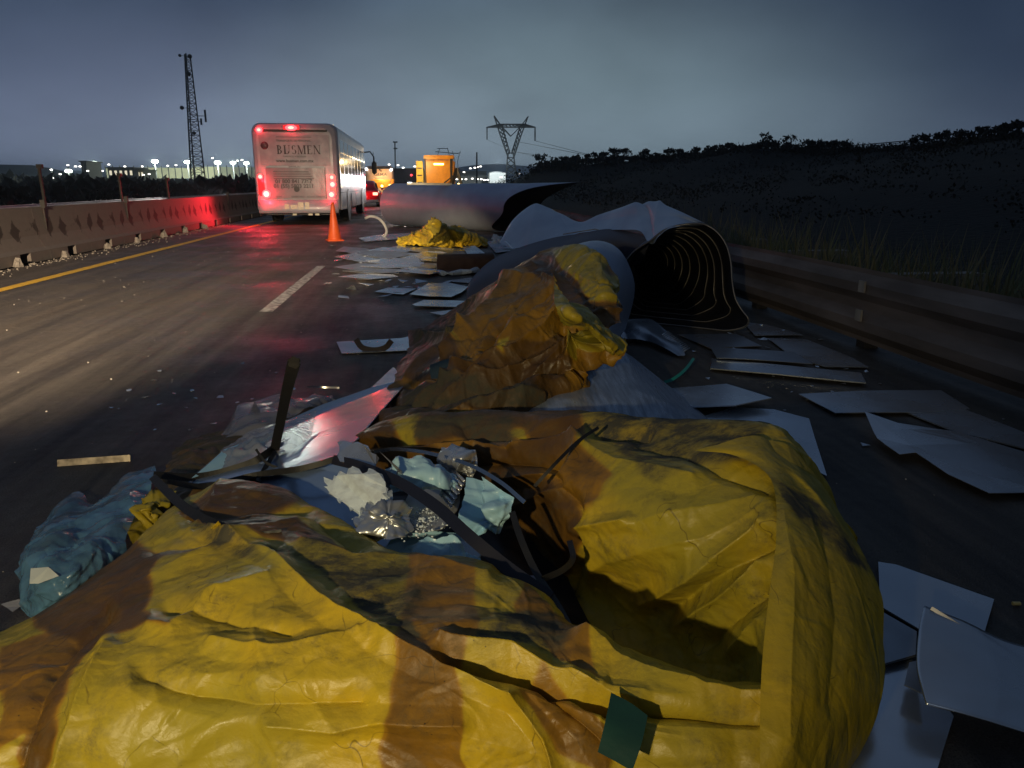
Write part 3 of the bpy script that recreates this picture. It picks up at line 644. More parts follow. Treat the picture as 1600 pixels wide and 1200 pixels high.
def serif_word(word, h, x0, y, z, mat, parent, name='lettering'):
    """upright serif capitals built from strokes; w = thick stem"""
    mb = MB(); w = h*.17; tn = h*.055; x = x0
    def q(a, b, c, d): mb.add([(a[0], y, z+a[1]), (b[0], y, z+b[1]), (c[0], y, z+c[1]), (d[0], y, z+d[1])], [(0, 1, 2, 3)])
    def stem(xx, ww): q((xx, 0), (xx+ww, 0), (xx+ww, h), (xx, h)); [q((xx-h*.07, s), (xx+ww+h*.07, s), (xx+ww+h*.07, s+tn), (xx-h*.07, s+tn)) for s in (0, h-tn)]
    def diag(xa, xb, ww, up=True): q((xa, h), (xa+ww, h), (xb+ww, 0), (xb, 0))
    def arc(cx, cz, rx, rz, a0, a1, wt):
        n = 12
        for i in range(n):
            a = math.radians(a0+(a1-a0)*i/n); b = math.radians(a0+(a1-a0)*(i+1)/n)
            ta = tn+(wt-tn)*abs(math.cos(a)); tb = tn+(wt-tn)*abs(math.cos(b))
            q((cx+rx*math.cos(a), cz+rz*math.sin(a)), (cx+rx*math.cos(b), cz+rz*math.sin(b)), (cx+(rx-tb)*math.cos(b), cz+(rz-tn)*math.sin(b)), (cx+(rx-ta)*math.cos(a), cz+(rz-tn)*math.sin(a)))
    for ch in word:
        if ch == 'B': stem(x+h*.07, w); arc(x+w, h*.74, h*.36, h*.26, -90, 90, w); arc(x+w, h*.27, h*.42, h*.27, -90, 90, w); x += h*.78
        elif ch == 'U':
            stem(x+h*.07, w); q((x+h*.62, h*.3), (x+h*.62+tn, h*.3), (x+h*.62+tn, h), (x+h*.62, h)); q((x+h*.52, h-tn), (x+h*.78, h-tn), (x+h*.78, h), (x+h*.52, h)); arc(x+h*.37, h*.3, h*.3, h*.3, 180, 360, w); x += h*.9
        elif ch == 'S': arc(x+h*.3, h*.73, h*.25, h*.27, 30, 250, w*.9); arc(x+h*.3, h*.27, h*.27, h*.27, -150, 80, w*.9); x += h*.68
        elif ch == 'M': stem(x+h*.1, tn); diag(x+h*.08, x+h*.42, w); diag(x+h*.78, x+h*.46, tn); stem(x+h*.78, w); x += h*1.12
        elif ch == 'E': stem(x+h*.07, w); [q((x+w, s), (x+h*.55*k, s), (x+h*.55*k, s+tn), (x+w, s+tn)) for s, k in ((0, 1.08), (h*.48, .8), (h-tn, 1))]; q((x+h*.53, 0), (x+h*.6, 0), (x+h*.6, h*.22), (x+h*.56, h*.22)); q((x+h*.50, h*.8), (x+h*.54, h*.8), (x+h*.56, h), (x+h*.50, h)); x += h*.74
        elif ch == 'N': stem(x+h*.1, tn); diag(x+h*.06, x+h*.62, w); stem(x+h*.72, tn); x += h*.9
    return mb.build(name, mat, parent)

def loft(mb, secs):
    base = len(mb.v); n = len(secs[0])
    for s in secs: mb.v += [tuple(p) for p in s]
    for i in range(len(secs)-1):
        for j in range(n): mb.f.append((base+i*n+j, base+i*n+(j+1) % n, base+(i+1)*n+(j+1) % n, base+(i+1)*n+j))
    mb.f.append(tuple(base+j for j in range(n))[::-1]); mb.f.append(tuple(base+(len(secs)-1)*n+j for j in range(n)))
    return mb
def bus_sec(y, w, z0, z1, rt, rb, n=6):
    pts = []
    for cx, cz, r, a0 in ((w-rb, z0+rb, rb, -90), (w-rt, z1-rt, rt, 0), (-w+rt, z1-rt, rt, 90), (-w+rb, z0+rb, rb, 180)):
        for i in range(n+1):
            a = math.radians(a0+90*i/n); pts.append((cx+r*math.cos(a), y, cz+r*math.sin(a)))
    # a little camber on the roof
    return [(x, yy, z+(.07*(1-(x/w)**2) if z > z1-rt else 0)) for x, yy, z in pts]
WHEEL0 = None
def wheel(parent, x, y, r=.5, w=.28, side=1):
    t = MB().lathe([(r*.6, -w/2), (r*.94, -w/2), (r, -w/2+.04), (r, w/2-.04), (r*.94, w/2), (r*.6, w/2)], 22, axis='x').build('tyre', RUB, None, True)
    o = bpy.data.objects.new('wheel', MB().lathe([(.06, -w*.1), (r*.6, -w*.3), (r*.62, -w*.4), (r*.62, w*.4), (r*.6, w*.3), (.08, w*.2)], 16, axis='x').build('rim_tmp', CHR, None, True).data)
    bpy.data.objects.remove(bpy.data.objects['rim_tmp']); C.objects.link(o); o.parent = parent; o.location = (x, y, r); t.parent = o; return o

bus = thing('bus', 'large white bus seen from behind with BUSMEN lettering and lit red lamps', 'bus', (-3.97, 26.0, 0))
W = 1.34; HB = 3.15
secs = [bus_sec(-.02, W-.16, .55, HB-.16, .30, .10), bus_sec(.02, W-.06, .50, HB-.05, .28, .08), bus_sec(.14, W, .47, HB, .26, .06)]+[bus_sec(y, W, .42 if y > .5 else .45, HB, .22, .05) for y in (.5, 3, 6, 9, 12.2)]+[bus_sec(12.7, W-.1, .42, HB-.1, .3, .1)]
loft(MB(), secs).build('body', BUSW, bus, True)
b_ = bus.children[0]
for p in b_.data.polygons:
    if abs(p.normal.y) > .9 or len(p.vertices) > 4: p.use_smooth = False
# rear skin: upper panel, engine hatch, bumper
def slab(name, x0, x1, z0, z1, y, mat, parent, th=.02, bev=.012): return MB().box(x0, x1, y-th, y+.02, z0, z1).build(name, mat, parent, bevel=bev)
slab('rear_panel', -1.1, 1.1, 1.86, 2.82, -.03, BUSD, bus)
MB().box(-1.05, 1.05, -.06, .0, 2.90, 2.97).build('roof_trim', BLACKP, bus, bevel=.01)
SHINE = M('glossy_hatch_paint', (.25, .235, .26), (.2, .19, .21), .16, .24, scale=2, coat=.5, bump=.12, bscale=2.5, bdist=.05)
hatch = slab('engine_hatch', -.96, .92, .83, 1.80, -.05, SHINE, bus)
for k in range(4): MB().box(-.72, .55-.05*k, -.078, -.071, 1.45+.07*k, 1.475+.07*k).build('vent_slot', M('vent_dark', (.10, .07, .08), rough=.5), hatch)
MB().box(.90, .915, -.08, -.07, .83, 1.8).build('hatch_seam', BLACKP, hatch)
MB().lathe([(.01, 0), (.09, 0), (.09, .02), (.01, .02)], 16, (-.02, -.085, 1.13), 'y').build('round_badge', BLACKP, hatch)
# bumper, slightly curved
mb = MB(); S_ = []
for i in range(13):
    x = -1.27+2.54*i/12; y = -.14+.10*(abs(x)/1.27)**3; S_.append([(x, y, .38), (x, y-.02, .48), (x, y-.01, .78), (x, y+.10, .80), (x, y+.12, .36)])
loft(mb, S_).build('bumper', BUSW, bus, True)
REFL = M('pale_reflective_plate', (.75, .68, .42), (.5, .5, .4), rough=.3, scale=30)
for x0, x1, z0, z1 in ((-.42, -.28, .50, .66), (-.24, -.02, .50, .64), (.0, .18, .49, .72), (.22, .36, .50, .72)): MB().box(x0, x1, -.178, -.166, z0, z1).build('number_plate' if x0 == -.24 else 'reflective_sticker', REFL, bus)
for x in (-.2, .3, .52): MB().box(x, x+.13, -.1, -.05, .30, .36).build('under_bumper_reflector', REFL, bus)
# lamps
def disc(name, x, z, r, y, mat, parent, sx=1):
    o = MB().lathe([(.004, -.03), (r*.75, -.028), (r, 0), (r, .02)], 18, (0, 0, 0), 'y').build(name, mat, parent, True); o.location = (x, y, z); o.scale = (sx, 1, 1); return o
for s in (-1, 1):
    cl = MB().box(s*1.13-.10, s*1.13+.10, -.07, .02, .92, 1.60).build('tail_lamp_cluster', REDG, bus, bevel=.03)
for x, z, r in ((-1.13, 1.52, .085), (-.98, .98, .14), (1.12, 1.50, .08), (1.13, 1.28, .11), (1.08, .96, .115)): tl = disc('tail_lamp', x, z, r, -.10, REDE, bus); disc('lamp_core', 0, 0, r*.7, -.02, HOT, tl)
hl = disc('high_brake_lamp', -.06, 3.02, .085, -.10, REDE, bus, 2.2); disc('lamp_core', 0, 0, .045, -.02, HOT, hl); ml = disc('marker_lamp', -1.06, 2.95, .085, -.06, REDE, bus, 1.3); disc('lamp_core', 0, 0, .045, -.02, HOT, ml)
MB().box(-.32, .2, -.075, -.03, 2.96, 3.10).build('lamp_housing', REDG, bus, bevel=.02); MB().box(-1.2, -.9, -.06, -.02, 2.89, 3.0).build('lamp_housing', REDG, bus, bevel=.02)
disc('round_vent', -.93, 2.48, .12, -.07, M('vent_dark', (.1, .07, .08)), bus)
bx, by = -3.97, 26.0
RC = (1, .02, .04)
for x, z, p in ((-1.10, 1.4, 16), (-1.0, .96, 34), (1.12, 1.3, 8), (1.08, .93, 8), (-.06, 3.05, 10), (-1.06, 2.95, 6)):
    point('tail_lamp_light', (bx+x, by-(.55 if p > 100 else .3), z), p, RC, .06)
spot('tail_lamp_light', (bx-1.42, by-.25, 1.0), (-6.9, by-1.2, .75), 420, RC, 150, 1, .08)
serif_word('BUSMEN', .27, -.56, -.058, 2.22, GREYL, bus)
for s_, size, z, bold in (('TRANSPORTE DE PERSONAL', .085, 2.60, .0), ('TURISTICO Y ESCOLAR', .07, 2.12, 0), ('www.busmen.com.mx', .13, 1.97, .003)): text('lettering', s_, size, (-.02, -.056, z), GREYL, bus, bold=bold)
MB().box(-.55, .55, -.058, -.052, 2.735, 2.75).build('printed_line', GREYL, bus)
text('lettering', '01 800 841 7767', .17, (-.1, -.075, 1.32), GREYL, hatch, bold=.004); text('lettering', '01 (55) 5803 2211', .17, (-.1, -.075, 1.17), GREYL, hatch, bold=.004)
text('lettering', 'SERVICIO', .09, (-.05, -.02, 1.81), GREYL, bus)
text('lettering', 'LEON', .07, (-.6, -.075, .87), GREYL, hatch); text('lettering', 'QUERETARO', .07, (0, -.075, .87), GREYL, hatch); text('lettering', 'AGUASCALIENTES', .07, (.58, -.075, .87), GREYL, hatch)
# sides: windows with slanted pillars, skirt panels, wheels, mirror
for s in (1, -1):
    for k in range(8):
        y0 = .7+1.45*k; wm = MB().add([(s*(W+.004), y0, 1.62), (s*(W+.004), y0+1.22, 1.62), (s*(W+.004), y0+1.30, 2.72), (s*(W+.004), y0+.08, 2.72), (s*(W-.03), y0, 1.62), (s*(W-.03), y0+1.22, 1.62), (s*(W-.03), y0+1.30, 2.72), (s*(W-.03), y0+.08, 2.72)],
            [(0, 1, 2, 3), (0, 4, 5, 1), (1, 5, 6, 2), (2, 6, 7, 3), (3, 7, 4, 0)]).build('window', GLASS, bus)
        MB().box(s*(W+.008)-.006, s*(W+.008)+.006, y0+.02, y0+1.28, 2.28, 2.31).build('window_frame', CHR, wm)
    MB().box(s*(W+.006)-.006, s*(W+.006)+.006, .2, 12.3, 1.0, 1.03).build('rub_rail', BLACKP, bus)
    for k in range(6): MB().box(s*(W+.004)-.006, s*(W+.004)+.006, .25+2.0*k, 2.15+2.0*k, .47, .96).build('skirt_panel', BUSD, bus, bevel=.004) if k not in (1, 4) else None
    for y in (2.9, 9.9): wheel(bus, s*(W-.16), y, .5, .28); MB().lathe([(.1, 0), (.60, 0), (.60, .02), (.1, .02)], 20, (s*(W-.002), y, .52), 'x').build('wheel_arch', BLACKP, bus)
mb = MB(); mb.tube([(W-.1, 12.5, 2.75), (W+.25, 12.75, 2.80), (W+.42, 12.8, 2.55), (W+.42, 12.8, 2.35)], .03, 8); mr_ = mb.build('mirror_arm', BLACKP, bus, True)
MB().box(W+.30, W+.54, 12.72, 12.84, 1.75, 2.35).build('mirror', BLACKP, bus, bevel=.05)
MB().box(-1.1, 1.1, .4, 12, .3, .44).build('chassis', BLACKP, bus)
for k in range(9): MB().box(W-.22, W-.18, 1+1.3*k, 1.06+1.3*k, HB-.02, HB+.05).build('roof_lamp', CHR, bus)

# second bus
b2m = M('second_bus_paint', (.62, .46, .33), (.52, .38, .28), .4, scale=3); ORN = M('orange_yellow_paint', (.75, .36, .03), (.6, .27, .03), .4, scale=5)
X2 = XZ(594, 300, 73)[0]
b2 = thing('bus', 'smaller cream and orange bus with GEMA lettering, queued farther ahead', 'bus', (X2, 73, 0))
loft(MB(), [bus_sec(-.05, 1.15, .55, 2.75, .35, .1), bus_sec(.1, 1.27, .5, 2.85, .3, .06), bus_sec(9, 1.27, .5, 2.85, .3, .06)]).build('body', b2m, b2, True)
MB().box(-1.05, 1.05, -.12, .0, 2.62, 2.72).build('rear_visor', BLACKP, b2)
MB().box(-.85, .95, -.12, 0, .95, 1.68).build('engine_hatch', ORN, b2, bevel=.03); MB().box(-1.2, 1.25, -.2, .05, .42, .78).build('bumper', b2m, b2, bevel=.04)
MB().box(1.05, 1.32, -.13, .3, .6, 1.7).build('corner_panel', ORN, b2, bevel=.02)
text('lettering', 'GEMA', .36, (.1, -.08, 2.02), GREYL, b2, bold=.012, sx=1.2); text('lettering', 'TRANSPORTE', .14, (0, -.13, 1.75), GREYL, b2); text('lettering', 'RUTA 8', .16, (-.1, -.13, 1.3), GREYL, b2)
mb = MB(); mb.box(-.02, .12, -.09, -.07, 2.48, 2.6); mb.box(.08, .24, -.09, -.07, 2.38, 2.5); mb.build('emblem', GREYL, b2)
for x, z, m_ in ((-1.15, 2.6, WLAMP), (-1.2, 1.2, YLAMP), (.92, 1.15, YLAMP), (1.1, 2.55, WLAMP), (.2, 1.1, YLAMP)): disc('lamp', x, z, .1, -.2, m_, b2)
for s in (-1, 1): wheel(b2, s*1.1, 1.2, .48, .26)
point('lamp_light', (X2+.3, 72.0, 1.9), 150, (1, .62, .3), .1)

# red car
X3 = XZ(569, 318, 45.5)[0]
REDP = M('red_car_paint', (.55, .03, .04), (.45, .02, .03), .25, scale=4, coat=.6)
def car(x, y, label, paint, lit=True, rz=0):
    t = thing('car', label, 'car', (x, y, 0), rz)
    def cs(y, w, z0, z1, r): return bus_sec(y, w, z0, z1, r, .05, 4)
    loft(MB(), [cs(-.02, .78, .35, .80, .12), cs(.06, .85, .28, .92, .14), cs(.6, .87, .25, .96, .14), cs(2.6, .87, .25, .93, .14), cs(3.9, .85, .25, .78, .14), cs(4.15, .75, .3, .66, .12)]).build('body', paint, t, True)
    loft(MB(), [cs(.35, .70, .85, .96, .04), cs(.85, .60, .85, 1.40, .16), cs(1.9, .60, .85, 1.45, .16), cs(2.75, .70, .85, .93, .04)]).build('cabin', paint, t, True)
    MB().add([(-.62, .42, .95), (.62, .42, .95), (.50, .78, 1.32), (-.50, .78, 1.32)], [(0, 1, 2, 3)]).build('rear_window', GLASS, t)
    for s in (-1, 1):
        MB().box(s*.66-.14, s*.66+.14, -.05, .05, .66, .82).build('tail_lamp', HOT if lit else REDG, t, bevel=.02)
        MB().add([(s*.735, .9, .98), (s*.735, 2.3, .98), (s*.625, 1.95, 1.36), (s*.625, 1.0, 1.36)], [(0, 1, 2, 3)]).build('side_window', GLASS, t)
        for yy in (.8, 3.3): wheel(t, s*.76, yy, .31, .2)
        MB().box(s*.95-.07, s*.95+.07, 2.35, 2.45, .92, 1.05).build('mirror', paint, t, bevel=.02)
    MB().box(-.2, .2, -.05, -.02, .5, .62).build('number_plate', REFL, t); MB().box(-.82, .82, -.09, .0, .28, .42).build('bumper', CHR if lit else paint, t, bevel=.03)
    MB().box(-.15, .15, .55, .6, 1.22, 1.26).build('high_brake_lamp', REDE if lit else REDG, t)
    return t
car(X3, 45.5, 'red car with lit tail lamps stopped just past the big white bus', REDP)
point('tail_lamp_light', (X3, 45.0, .7), 25, RC, .1)

# people figure-like pale pole man beside car is the car's open side; dark box truck beside second bus
X4 = XZ(640, 300, 66)[0]; DK = M('dark_purple_truck_paint', (.06, .04, .07), (.04, .03, .05), .6)
t4 = thing('box_truck', 'dark box truck to the right of the second bus, small red lamps lit', 'truck', (X4, 66, 0))
MB().box(-1.25, 1.25, 0, 8, .95, 2.55).build('cargo_box', DK, t4, bevel=.03); MB().box(-1.2, 1.2, -.1, .1, .5, .72).build('bumper', BLACKP, t4); MB().box(-1.05, 1.05, 8.1, 9.8, .5, 2.4).build('cab', DK, t4, bevel=.1)
for s in (-1, 1): disc('tail_lamp', s*1.0, .62, .09, -.12, REDE, t4); wheel(t4, s*1.05, 1.2, .48, .3); wheel(t4, s*1.05, 8.8, .48, .3)
disc('marker_lamp', .2, 2.0, .07, -.02, REDE, t4)
# yellow recovery truck
X5 = XZ(687, 300, 52)[0]; YP = M('orange_truck_paint', (.85, .36, .015), (.70, .28, .015), .35, scale=3, coat=.4); YP2 = M('yellow_cover', (.9, .62, .03), rough=.45)
t5 = thing('recovery_truck', 'orange yellow recovery truck with a dark boom behind the fallen tank', 'truck', (X5, 52, 0))
MB().box(-.95, 1.05, 0, 2.1, 1.15, 2.80).build('cab', YP, t5, bevel=.08); MB().box(-1.0, 1.0, -.02, 1.6, 2.84, 3.12).build('roof_visor', YP, t5, bevel=.05)
MB().box(-.95, -.85, -.05, 0, 1.2, 2.9).build('cab_pillar', M('dark_trim', (.1, .05, .02)), t5); MB().box(.72, .86, -.06, 0, 1.3, 2.9).build('cab_pillar', BLACKP, t5)
MB().box(-1.5, -1.05, -.1, 1.2, 1.2, 2.75).build('side_locker', YP2, t5, bevel=.04)
for k in range(3): MB().box(-1.45, -1.12, -.115, -.1, 1.35+.45*k, 1.42+.45*k).build('locker_handle', BLACKP, t5)
MB().box(-.35, .3, -.04, -.01, 2.5, 2.6).build('light_bar', YLAMP, t5)
mb = MB(); mb.bar((.75, -.3, 1.0), (1.15, -.2, 2.3), .18); mb.bar((1.15, -.2, 2.3), (1.5, -.3, 1.1), .16); mb.bar((.3, -.3, 1.35), (.9, -.3, 1.8), .08); mb.build('boom', BLACKP, t5)
MB().box(1.15, 1.4, .0, .6, 1.6, 2.3).build('white_tank', M('pale_plastic', (.7, .72, .74), rough=.4), t5, bevel=.05)
MB().box(-1.5, 1.3, -.4, 6, .75, 1.15).build('chassis', BLACKP, t5)
mb = MB(); [mb.box(x, x+.12, -.45, -.35, .9, 1.2) for x in (-.6, 0, .5)]; mb.build('winch_gear', M('greasy_brass', (.5, .32, .1), rough=.4, metal=.6), t5)
for s in (-1, 1): wheel(t5, s*1.1, .8, .52, .3); wheel(t5, s*1.1, 5, .52, .3)
for x, z in ((-1.3, 1.0), (1.25, 1.25)): disc('work_lamp', x, z, .09, -.42, YLAMP, t5)
point('lamp_light', (X5-1.0, 49.2, 2.6), 380, (1, .66, .28), .15)
# white work lamp beside the box truck: it floods the side of the bus, the lane and the cones
wl_ = thing('work_lamp', 'dazzling white lamp low beside the box truck', 'lamp', (*XZ(640, 282, 49)[:2], 0))
MB().bar((0, 0, 0), (0, 0, 1.1), .05).build('stand', BLACKP, wl_); MB().box(-.16, .16, -.08, .04, 1.1, 1.38).build('lamp_head', WLAMP, wl_, bevel=.03)
spot('work_lamp_light', (wl_.location.x-.1, 48.6, 1.6), (-3.1, 33.5, 1.4), 1150, (.95, .93, 1), 42, .7, .12)
spot('work_lamp_light', (wl_.location.x-.1, 48.6, 1.35), (-1.2, 30, .1), 160, (1, .80, .66), 60, .8, .12)

# cones
CONE = M('orange_cone', (.90, .13, .02), (.75, .10, .02), .45, scale=6, trans=0); CONEB = M('cone_base', (.10, .03, .02), rough=.7)
def cone(x, y, h, label, tilt=0):
    t = thing('traffic_cone', label, 'cone', (x, y, 0), .3, 'traffic cones along the closed lane'); t.rotation_euler = (0, tilt, .3)
    MB().lathe([(.165*h/.85, .03), (.15*h/.85, .06), (.10*h/.85, .40*h), (.045, .9*h), (.03, h), (.012, h)], 20).build('cone_body', CONE, t, True); MB().box(-.19, .19, -.19, .19, 0, .03).build('cone_base', CONE if h > .8 else CONEB, t, bevel=.008)
    return t
p = PT(523, 376, 0); cone(p[0], p[1], .88, 'tall orange cone nearest the camera, by the corner of the big bus')
p = PT(609, 326, 0); cone(p[0], p[1], .95, 'orange cone ahead of the fallen tank, in front of the second bus')
p = PT(626, 313, 0); cone(p[0], p[1], .95, 'small far orange cone between second bus and tank')
p = PT(634, 308, 0); cone(p[0], p[1], 1.0, 'farthest small orange cone beside the tank end', .1)

# ------------------------------------------------------------------ masts, pylons, wires
LAT = M('dark_steel_lattice', (.10, .10, .11), rough=.6, metal=.3); LATF = M('far_steel_lattice', (.09, .10, .11), rough=.8)
D = 120.0; bx0 = XZ(307, 278, D); top = XZ(292, 84, D); H = top[2]; tw = thing('communications_tower', 'tall lattice radio tower on the left, antennas halfway up', 'tower', (bx0[0], D, 0))
def w_at(z): return 1.25-(1.25-.42)*min(1, z/H)
lean = (top[0]-bx0[0])/H
def tp(i, z): a = 2*PI*i/3+.5; return (lean*z+w_at(z)*math.cos(a), w_at(z)*math.sin(a), z)
for i in range(3): MB().bar(tp(i, 0), tp(i, H), .15).build('leg', LAT, tw)
mb = MB(); nlev = 26
for k in range(nlev):
    z0 = H*k/nlev; z1 = H*(k+1)/nlev
    for i in range(3): mb.bar(tp(i, z0), tp((i+1) % 3, z1) if k % 2 else tp((i-1) % 3, z1), .065); mb.bar(tp(i, z0), tp((i+1) % 3, z0), .055)
tag(mb.build('lattice_bracing', LAT, tw), kind='stuff')
for (z, dx, hh) in ((H*.50, 1.25, .9), (H*.52, 1.9, 1.7)): o = MB().box(-.12, .12, -.1, .1, 0, hh).build('panel_antenna', LAT, tw); o.location = (lean*z+dx, 0, z); MB().bar((lean*z, 0, z+hh*.5), (lean*z+dx, 0, z+hh*.5), .08).build('antenna_bracket', LAT, tw)
for (z, dx, r_) in ((H*.62, -1.2, .28), (H*.98, .45, .3), (H*.985, -.9, .2), (H*.86, .1, .3), (H*.44, .2, .26)): MB().lathe([(.02, -.15), (r_, -.1), (r_, .1), (.02, .15)], 12, (lean*z+dx, -.3, z), 'y').build('dish_antenna', LAT, tw, True); MB().bar((lean*z, 0, z), (lean*z+dx, 0, z), .06).build('antenna_bracket', LAT, tw)
def px_tower(name, label, cat, D, base, bars, th, depth=1.2, mat=LATF, parts=None, group=None):
    bx_, by_, _ = XZ(base[0], base[1], D); t = thing(name, label, cat, (bx_, D, 0), 0, group)
    for pname, bl in bars:
        mb = MB()
        for (u0, v0, u1, v1) in bl:
            a = XZ(u0, v0, D); b = XZ(u1, v1, D)
            for dy in ((-depth, depth) if depth else (0,)): mb.bar((a[0]-bx_, dy, a[2]), (b[0]-bx_, dy, b[2]), th)
            if depth: mb.bar((a[0]-bx_, -depth, a[2]), (b[0]-bx_, depth, b[2]), th*.6)
        mb.build(pname, mat, t)
    return t
def lace(u0, v0, u1, v1, a0, b0, a1, b1, n):
    out = []
    for k in range(n):
        f = k/n; g = (k+1)/n; out.append((u0+(u1-u0)*f, v0+(v1-v0)*f, a0+(a1-a0)*g, b0+(b1-b0)*g)); out.append((a0+(a1-a0)*f, b0+(b1-b0)*f, u0+(u1-u0)*g, v0+(v1-v0)*g))
    return out
px_tower('power_pylon', 'V shaped high voltage pylon right of the orange truck against the glow', 'pylon', 230, (798, 285),
    [('leg', [(790, 286, 793, 246)]), ('leg', [(808, 286, 803, 246)]), ('leg_bracing', lace(791, 284, 793, 246, 807, 284, 803, 246, 4)), ('waist', [(793, 246, 803, 246)]),
     ('arm', [(794, 246, 782, 212), (782, 212, 772, 181), (797, 240, 785, 200), (785, 200, 772, 181)]), ('arm', [(803, 246, 814, 212), (814, 212, 825, 182), (799, 240, 812, 200), (812, 200, 825, 182)]),
     ('arm_bracing', lace(793, 246, 780, 200, 797, 240, 787, 200, 7)+lace(803, 246, 816, 200, 799, 240, 811, 200, 7)),
     ('cross_beam', [(760, 199, 836, 199), (780, 194, 820, 194), (760, 199, 780, 194), (836, 199, 820, 194)]), ('beam_bracing', lace(762, 199, 834, 199, 780, 194, 820, 194, 10)),
     ('insulator_string', [(761, 199, 761, 218), (836, 199, 836, 220), (786, 200, 798, 213), (811, 200, 798, 213)])], .17, .9)
px_tower('power_pylon', 'faint far pylon silhouetted above the orange truck', 'pylon', 520, (692, 280),
    [('leg', [(686, 284, 690, 258)]), ('leg', [(700, 284, 696, 258)]), ('arm', [(690, 258, 684, 242), (684, 242, 687, 232)]), ('arm', [(696, 258, 702, 242), (702, 242, 699, 231)]), ('cross_beam', [(680, 237, 716, 240), (683, 232, 700, 232)])], .35, .9)
px_tower('power_pylon', 'faintest pylon right of the far one, behind the orange truck', 'pylon', 650, (712, 280), [('leg', [(709, 284, 711, 252)]), ('leg', [(717, 284, 715, 252)]), ('cross_beam', [(704, 240, 720, 239)]), ('arm', [(711, 252, 707, 236)]), ('arm', [(715, 252, 719, 236)])], .35, .9)
px_tower('radio_mast', 'slender mast just right of the big bus', 'mast', 150, (618, 284), [('mast_shaft', [(618, 286, 617, 221)]), ('head_frame', [(614, 222, 621, 222), (615, 232, 621, 232)])], .22, .12)
px_tower('radio_mast', 'thin short mast above the second bus', 'mast', 160, (583, 284), [('mast_shaft', [(584, 286, 583, 238)])], .12, 0)
px_tower('utility_pole', 'plain pole between the orange truck and the V pylon', 'pole', 90, (745, 287), [('pole_shaft', [(745, 288, 745, 238)])], .16, 0)
px_tower('utility_pole', 'small pole with a crossarm on the left skyline near the bright floodlight', 'pole', 170, (129, 270), [('pole_shaft', [(129, 272, 129, 252)]), ('crossarm', [(126, 254, 132, 254)])], .25, 0)
def wire(label, pts, rad, sag=0):
    P = [Vector(XZ(u, v, d)) for u, v, d in pts]; out = []
    for i in range(len(P)-1):
        for k in range(10): f = k/10; q = P[i].lerp(P[i+1], f); q.z -= sag*4*f*(1-f); out.append(q)
    out.append(P[-1]); tag(MB().tube(out, rad, 4).build('power_line', LATF), label, 'cable', 'power lines')
wire('upper power line sagging right from the V pylon', [(836, 220, 230), (925, 243, 150), (1010, 250, 118)], .05)
wire('middle power line running right from the V pylon', [(812, 222, 230), (925, 244, 150), (1000, 252, 118)], .05)
wire('lower power line below the V pylon, running right', [(798, 236, 230), (870, 247, 165), (930, 252, 140)], .04)
wire('power line left of the V pylon dropping right', [(761, 218, 230), (800, 236, 200), (845, 246, 165)], .03)
wire('thick cable along the skyline at far right, upper strand', [(1325, 228, 75), (1430, 219, 62), (1560, 212, 52), (1640, 204, 46)], .045)
wire('second cable just below the upper strand at far right', [(1325, 230, 75), (1430, 222, 62), (1560, 216, 52), (1640, 210, 46)], .02)

# ------------------------------------------------------------------ lights of the town
FLOOD = M('floodlight_glass', (.9, .9, .8), rough=.3, emit=(.86, 1, .78), estr=14); SMALLL = M('small_lamp_glass', (.9, .9, .9), rough=.3, emit=(1, .95, .85), estr=5)
def lamp(u, v, d, size, label, mat, pole=True, group='floodlights and street lamps of the town', power=0):
    size *= 1.6; x, y, z = XZ(u, v, d); t = thing('street_lamp', label, 'lamp', (x, y, 0), 0, group); s = size*d/F/2
    o = MB().lathe([(.01, -s*.5), (s*.8, -s*.45), (s, 0), (s*.7, s*.4), (.01, s*.45)], 12, (0, 0, z)).build('lamp_head', mat, t, True)
    if pole: MB().bar((0, 0, -1), (0, 0, z-s*.3), .12+d*.0004).build('lamp_pole', LATF, t)
    if power: point('floodlight', (x, y-1.5, z), power, (.9, 1, .8), .3)
big = [(146, 255, 210, 8, 'brightest floodlight on the left skyline', 7000), (107, 267, 150, 6, 'greenish floodlight low on the left, left of the brightest one', 1200), (242, 252, 230, 6, 'floodlight left of the radio tower', 9000), (293, 253, 230, 6, 'floodlight just behind the radio tower', 9000), (340, 254, 235, 6, 'floodlight right of the radio tower', 9000), (364, 254, 240, 5, 'floodlight midway between radio tower and bus', 9000), (385, 255, 240, 5, 'last floodlight before the big bus', 6000)]
for u, v, d, s, l, pw in big: lamp(u, v, d, s, l, FLOOD, True, power=pw)
small = [(80, 265, 150), (94, 272, 140), (82, 278, 130), (106, 258, 260), (118, 260, 260), (125, 260, 260), (137, 267, 170), (155, 269, 190), (160, 267, 190), (170, 257, 300), (195, 260, 300), (222, 260, 300), (262, 259, 300), (275, 258, 300), (332, 247, 320), (371, 251, 320), (378, 250, 320), (224, 273, 160), (233, 272, 160), (197, 311, 26),
         (608, 257, 260), (630, 262, 240), (648, 260, 260), (636, 266, 230), (742, 262, 400), (746, 261, 400), (751, 260, 400), (725, 269, 300), (728, 280, 210), (738, 279, 210), (746, 280, 210), (752, 280, 210), (757, 281, 210), (714, 280, 210), (721, 280, 210), (811, 271, 240), (783, 277, 210), (762, 281, 210), (735, 263, 380), (700, 262, 300), (622, 258, 280)]
for i, (u, v, d) in enumerate(small):
    side = 'left of the big bus' if u < 400 else 'between the big bus and the V pylon'
    lamp(u, v, d, 2.2 if d > 50 else 3, f'small town light {side}, {nth(i if i < 20 else i-20)} going right', SMALLL, d > 50 and i % 3 == 0, 'small lights of the town')
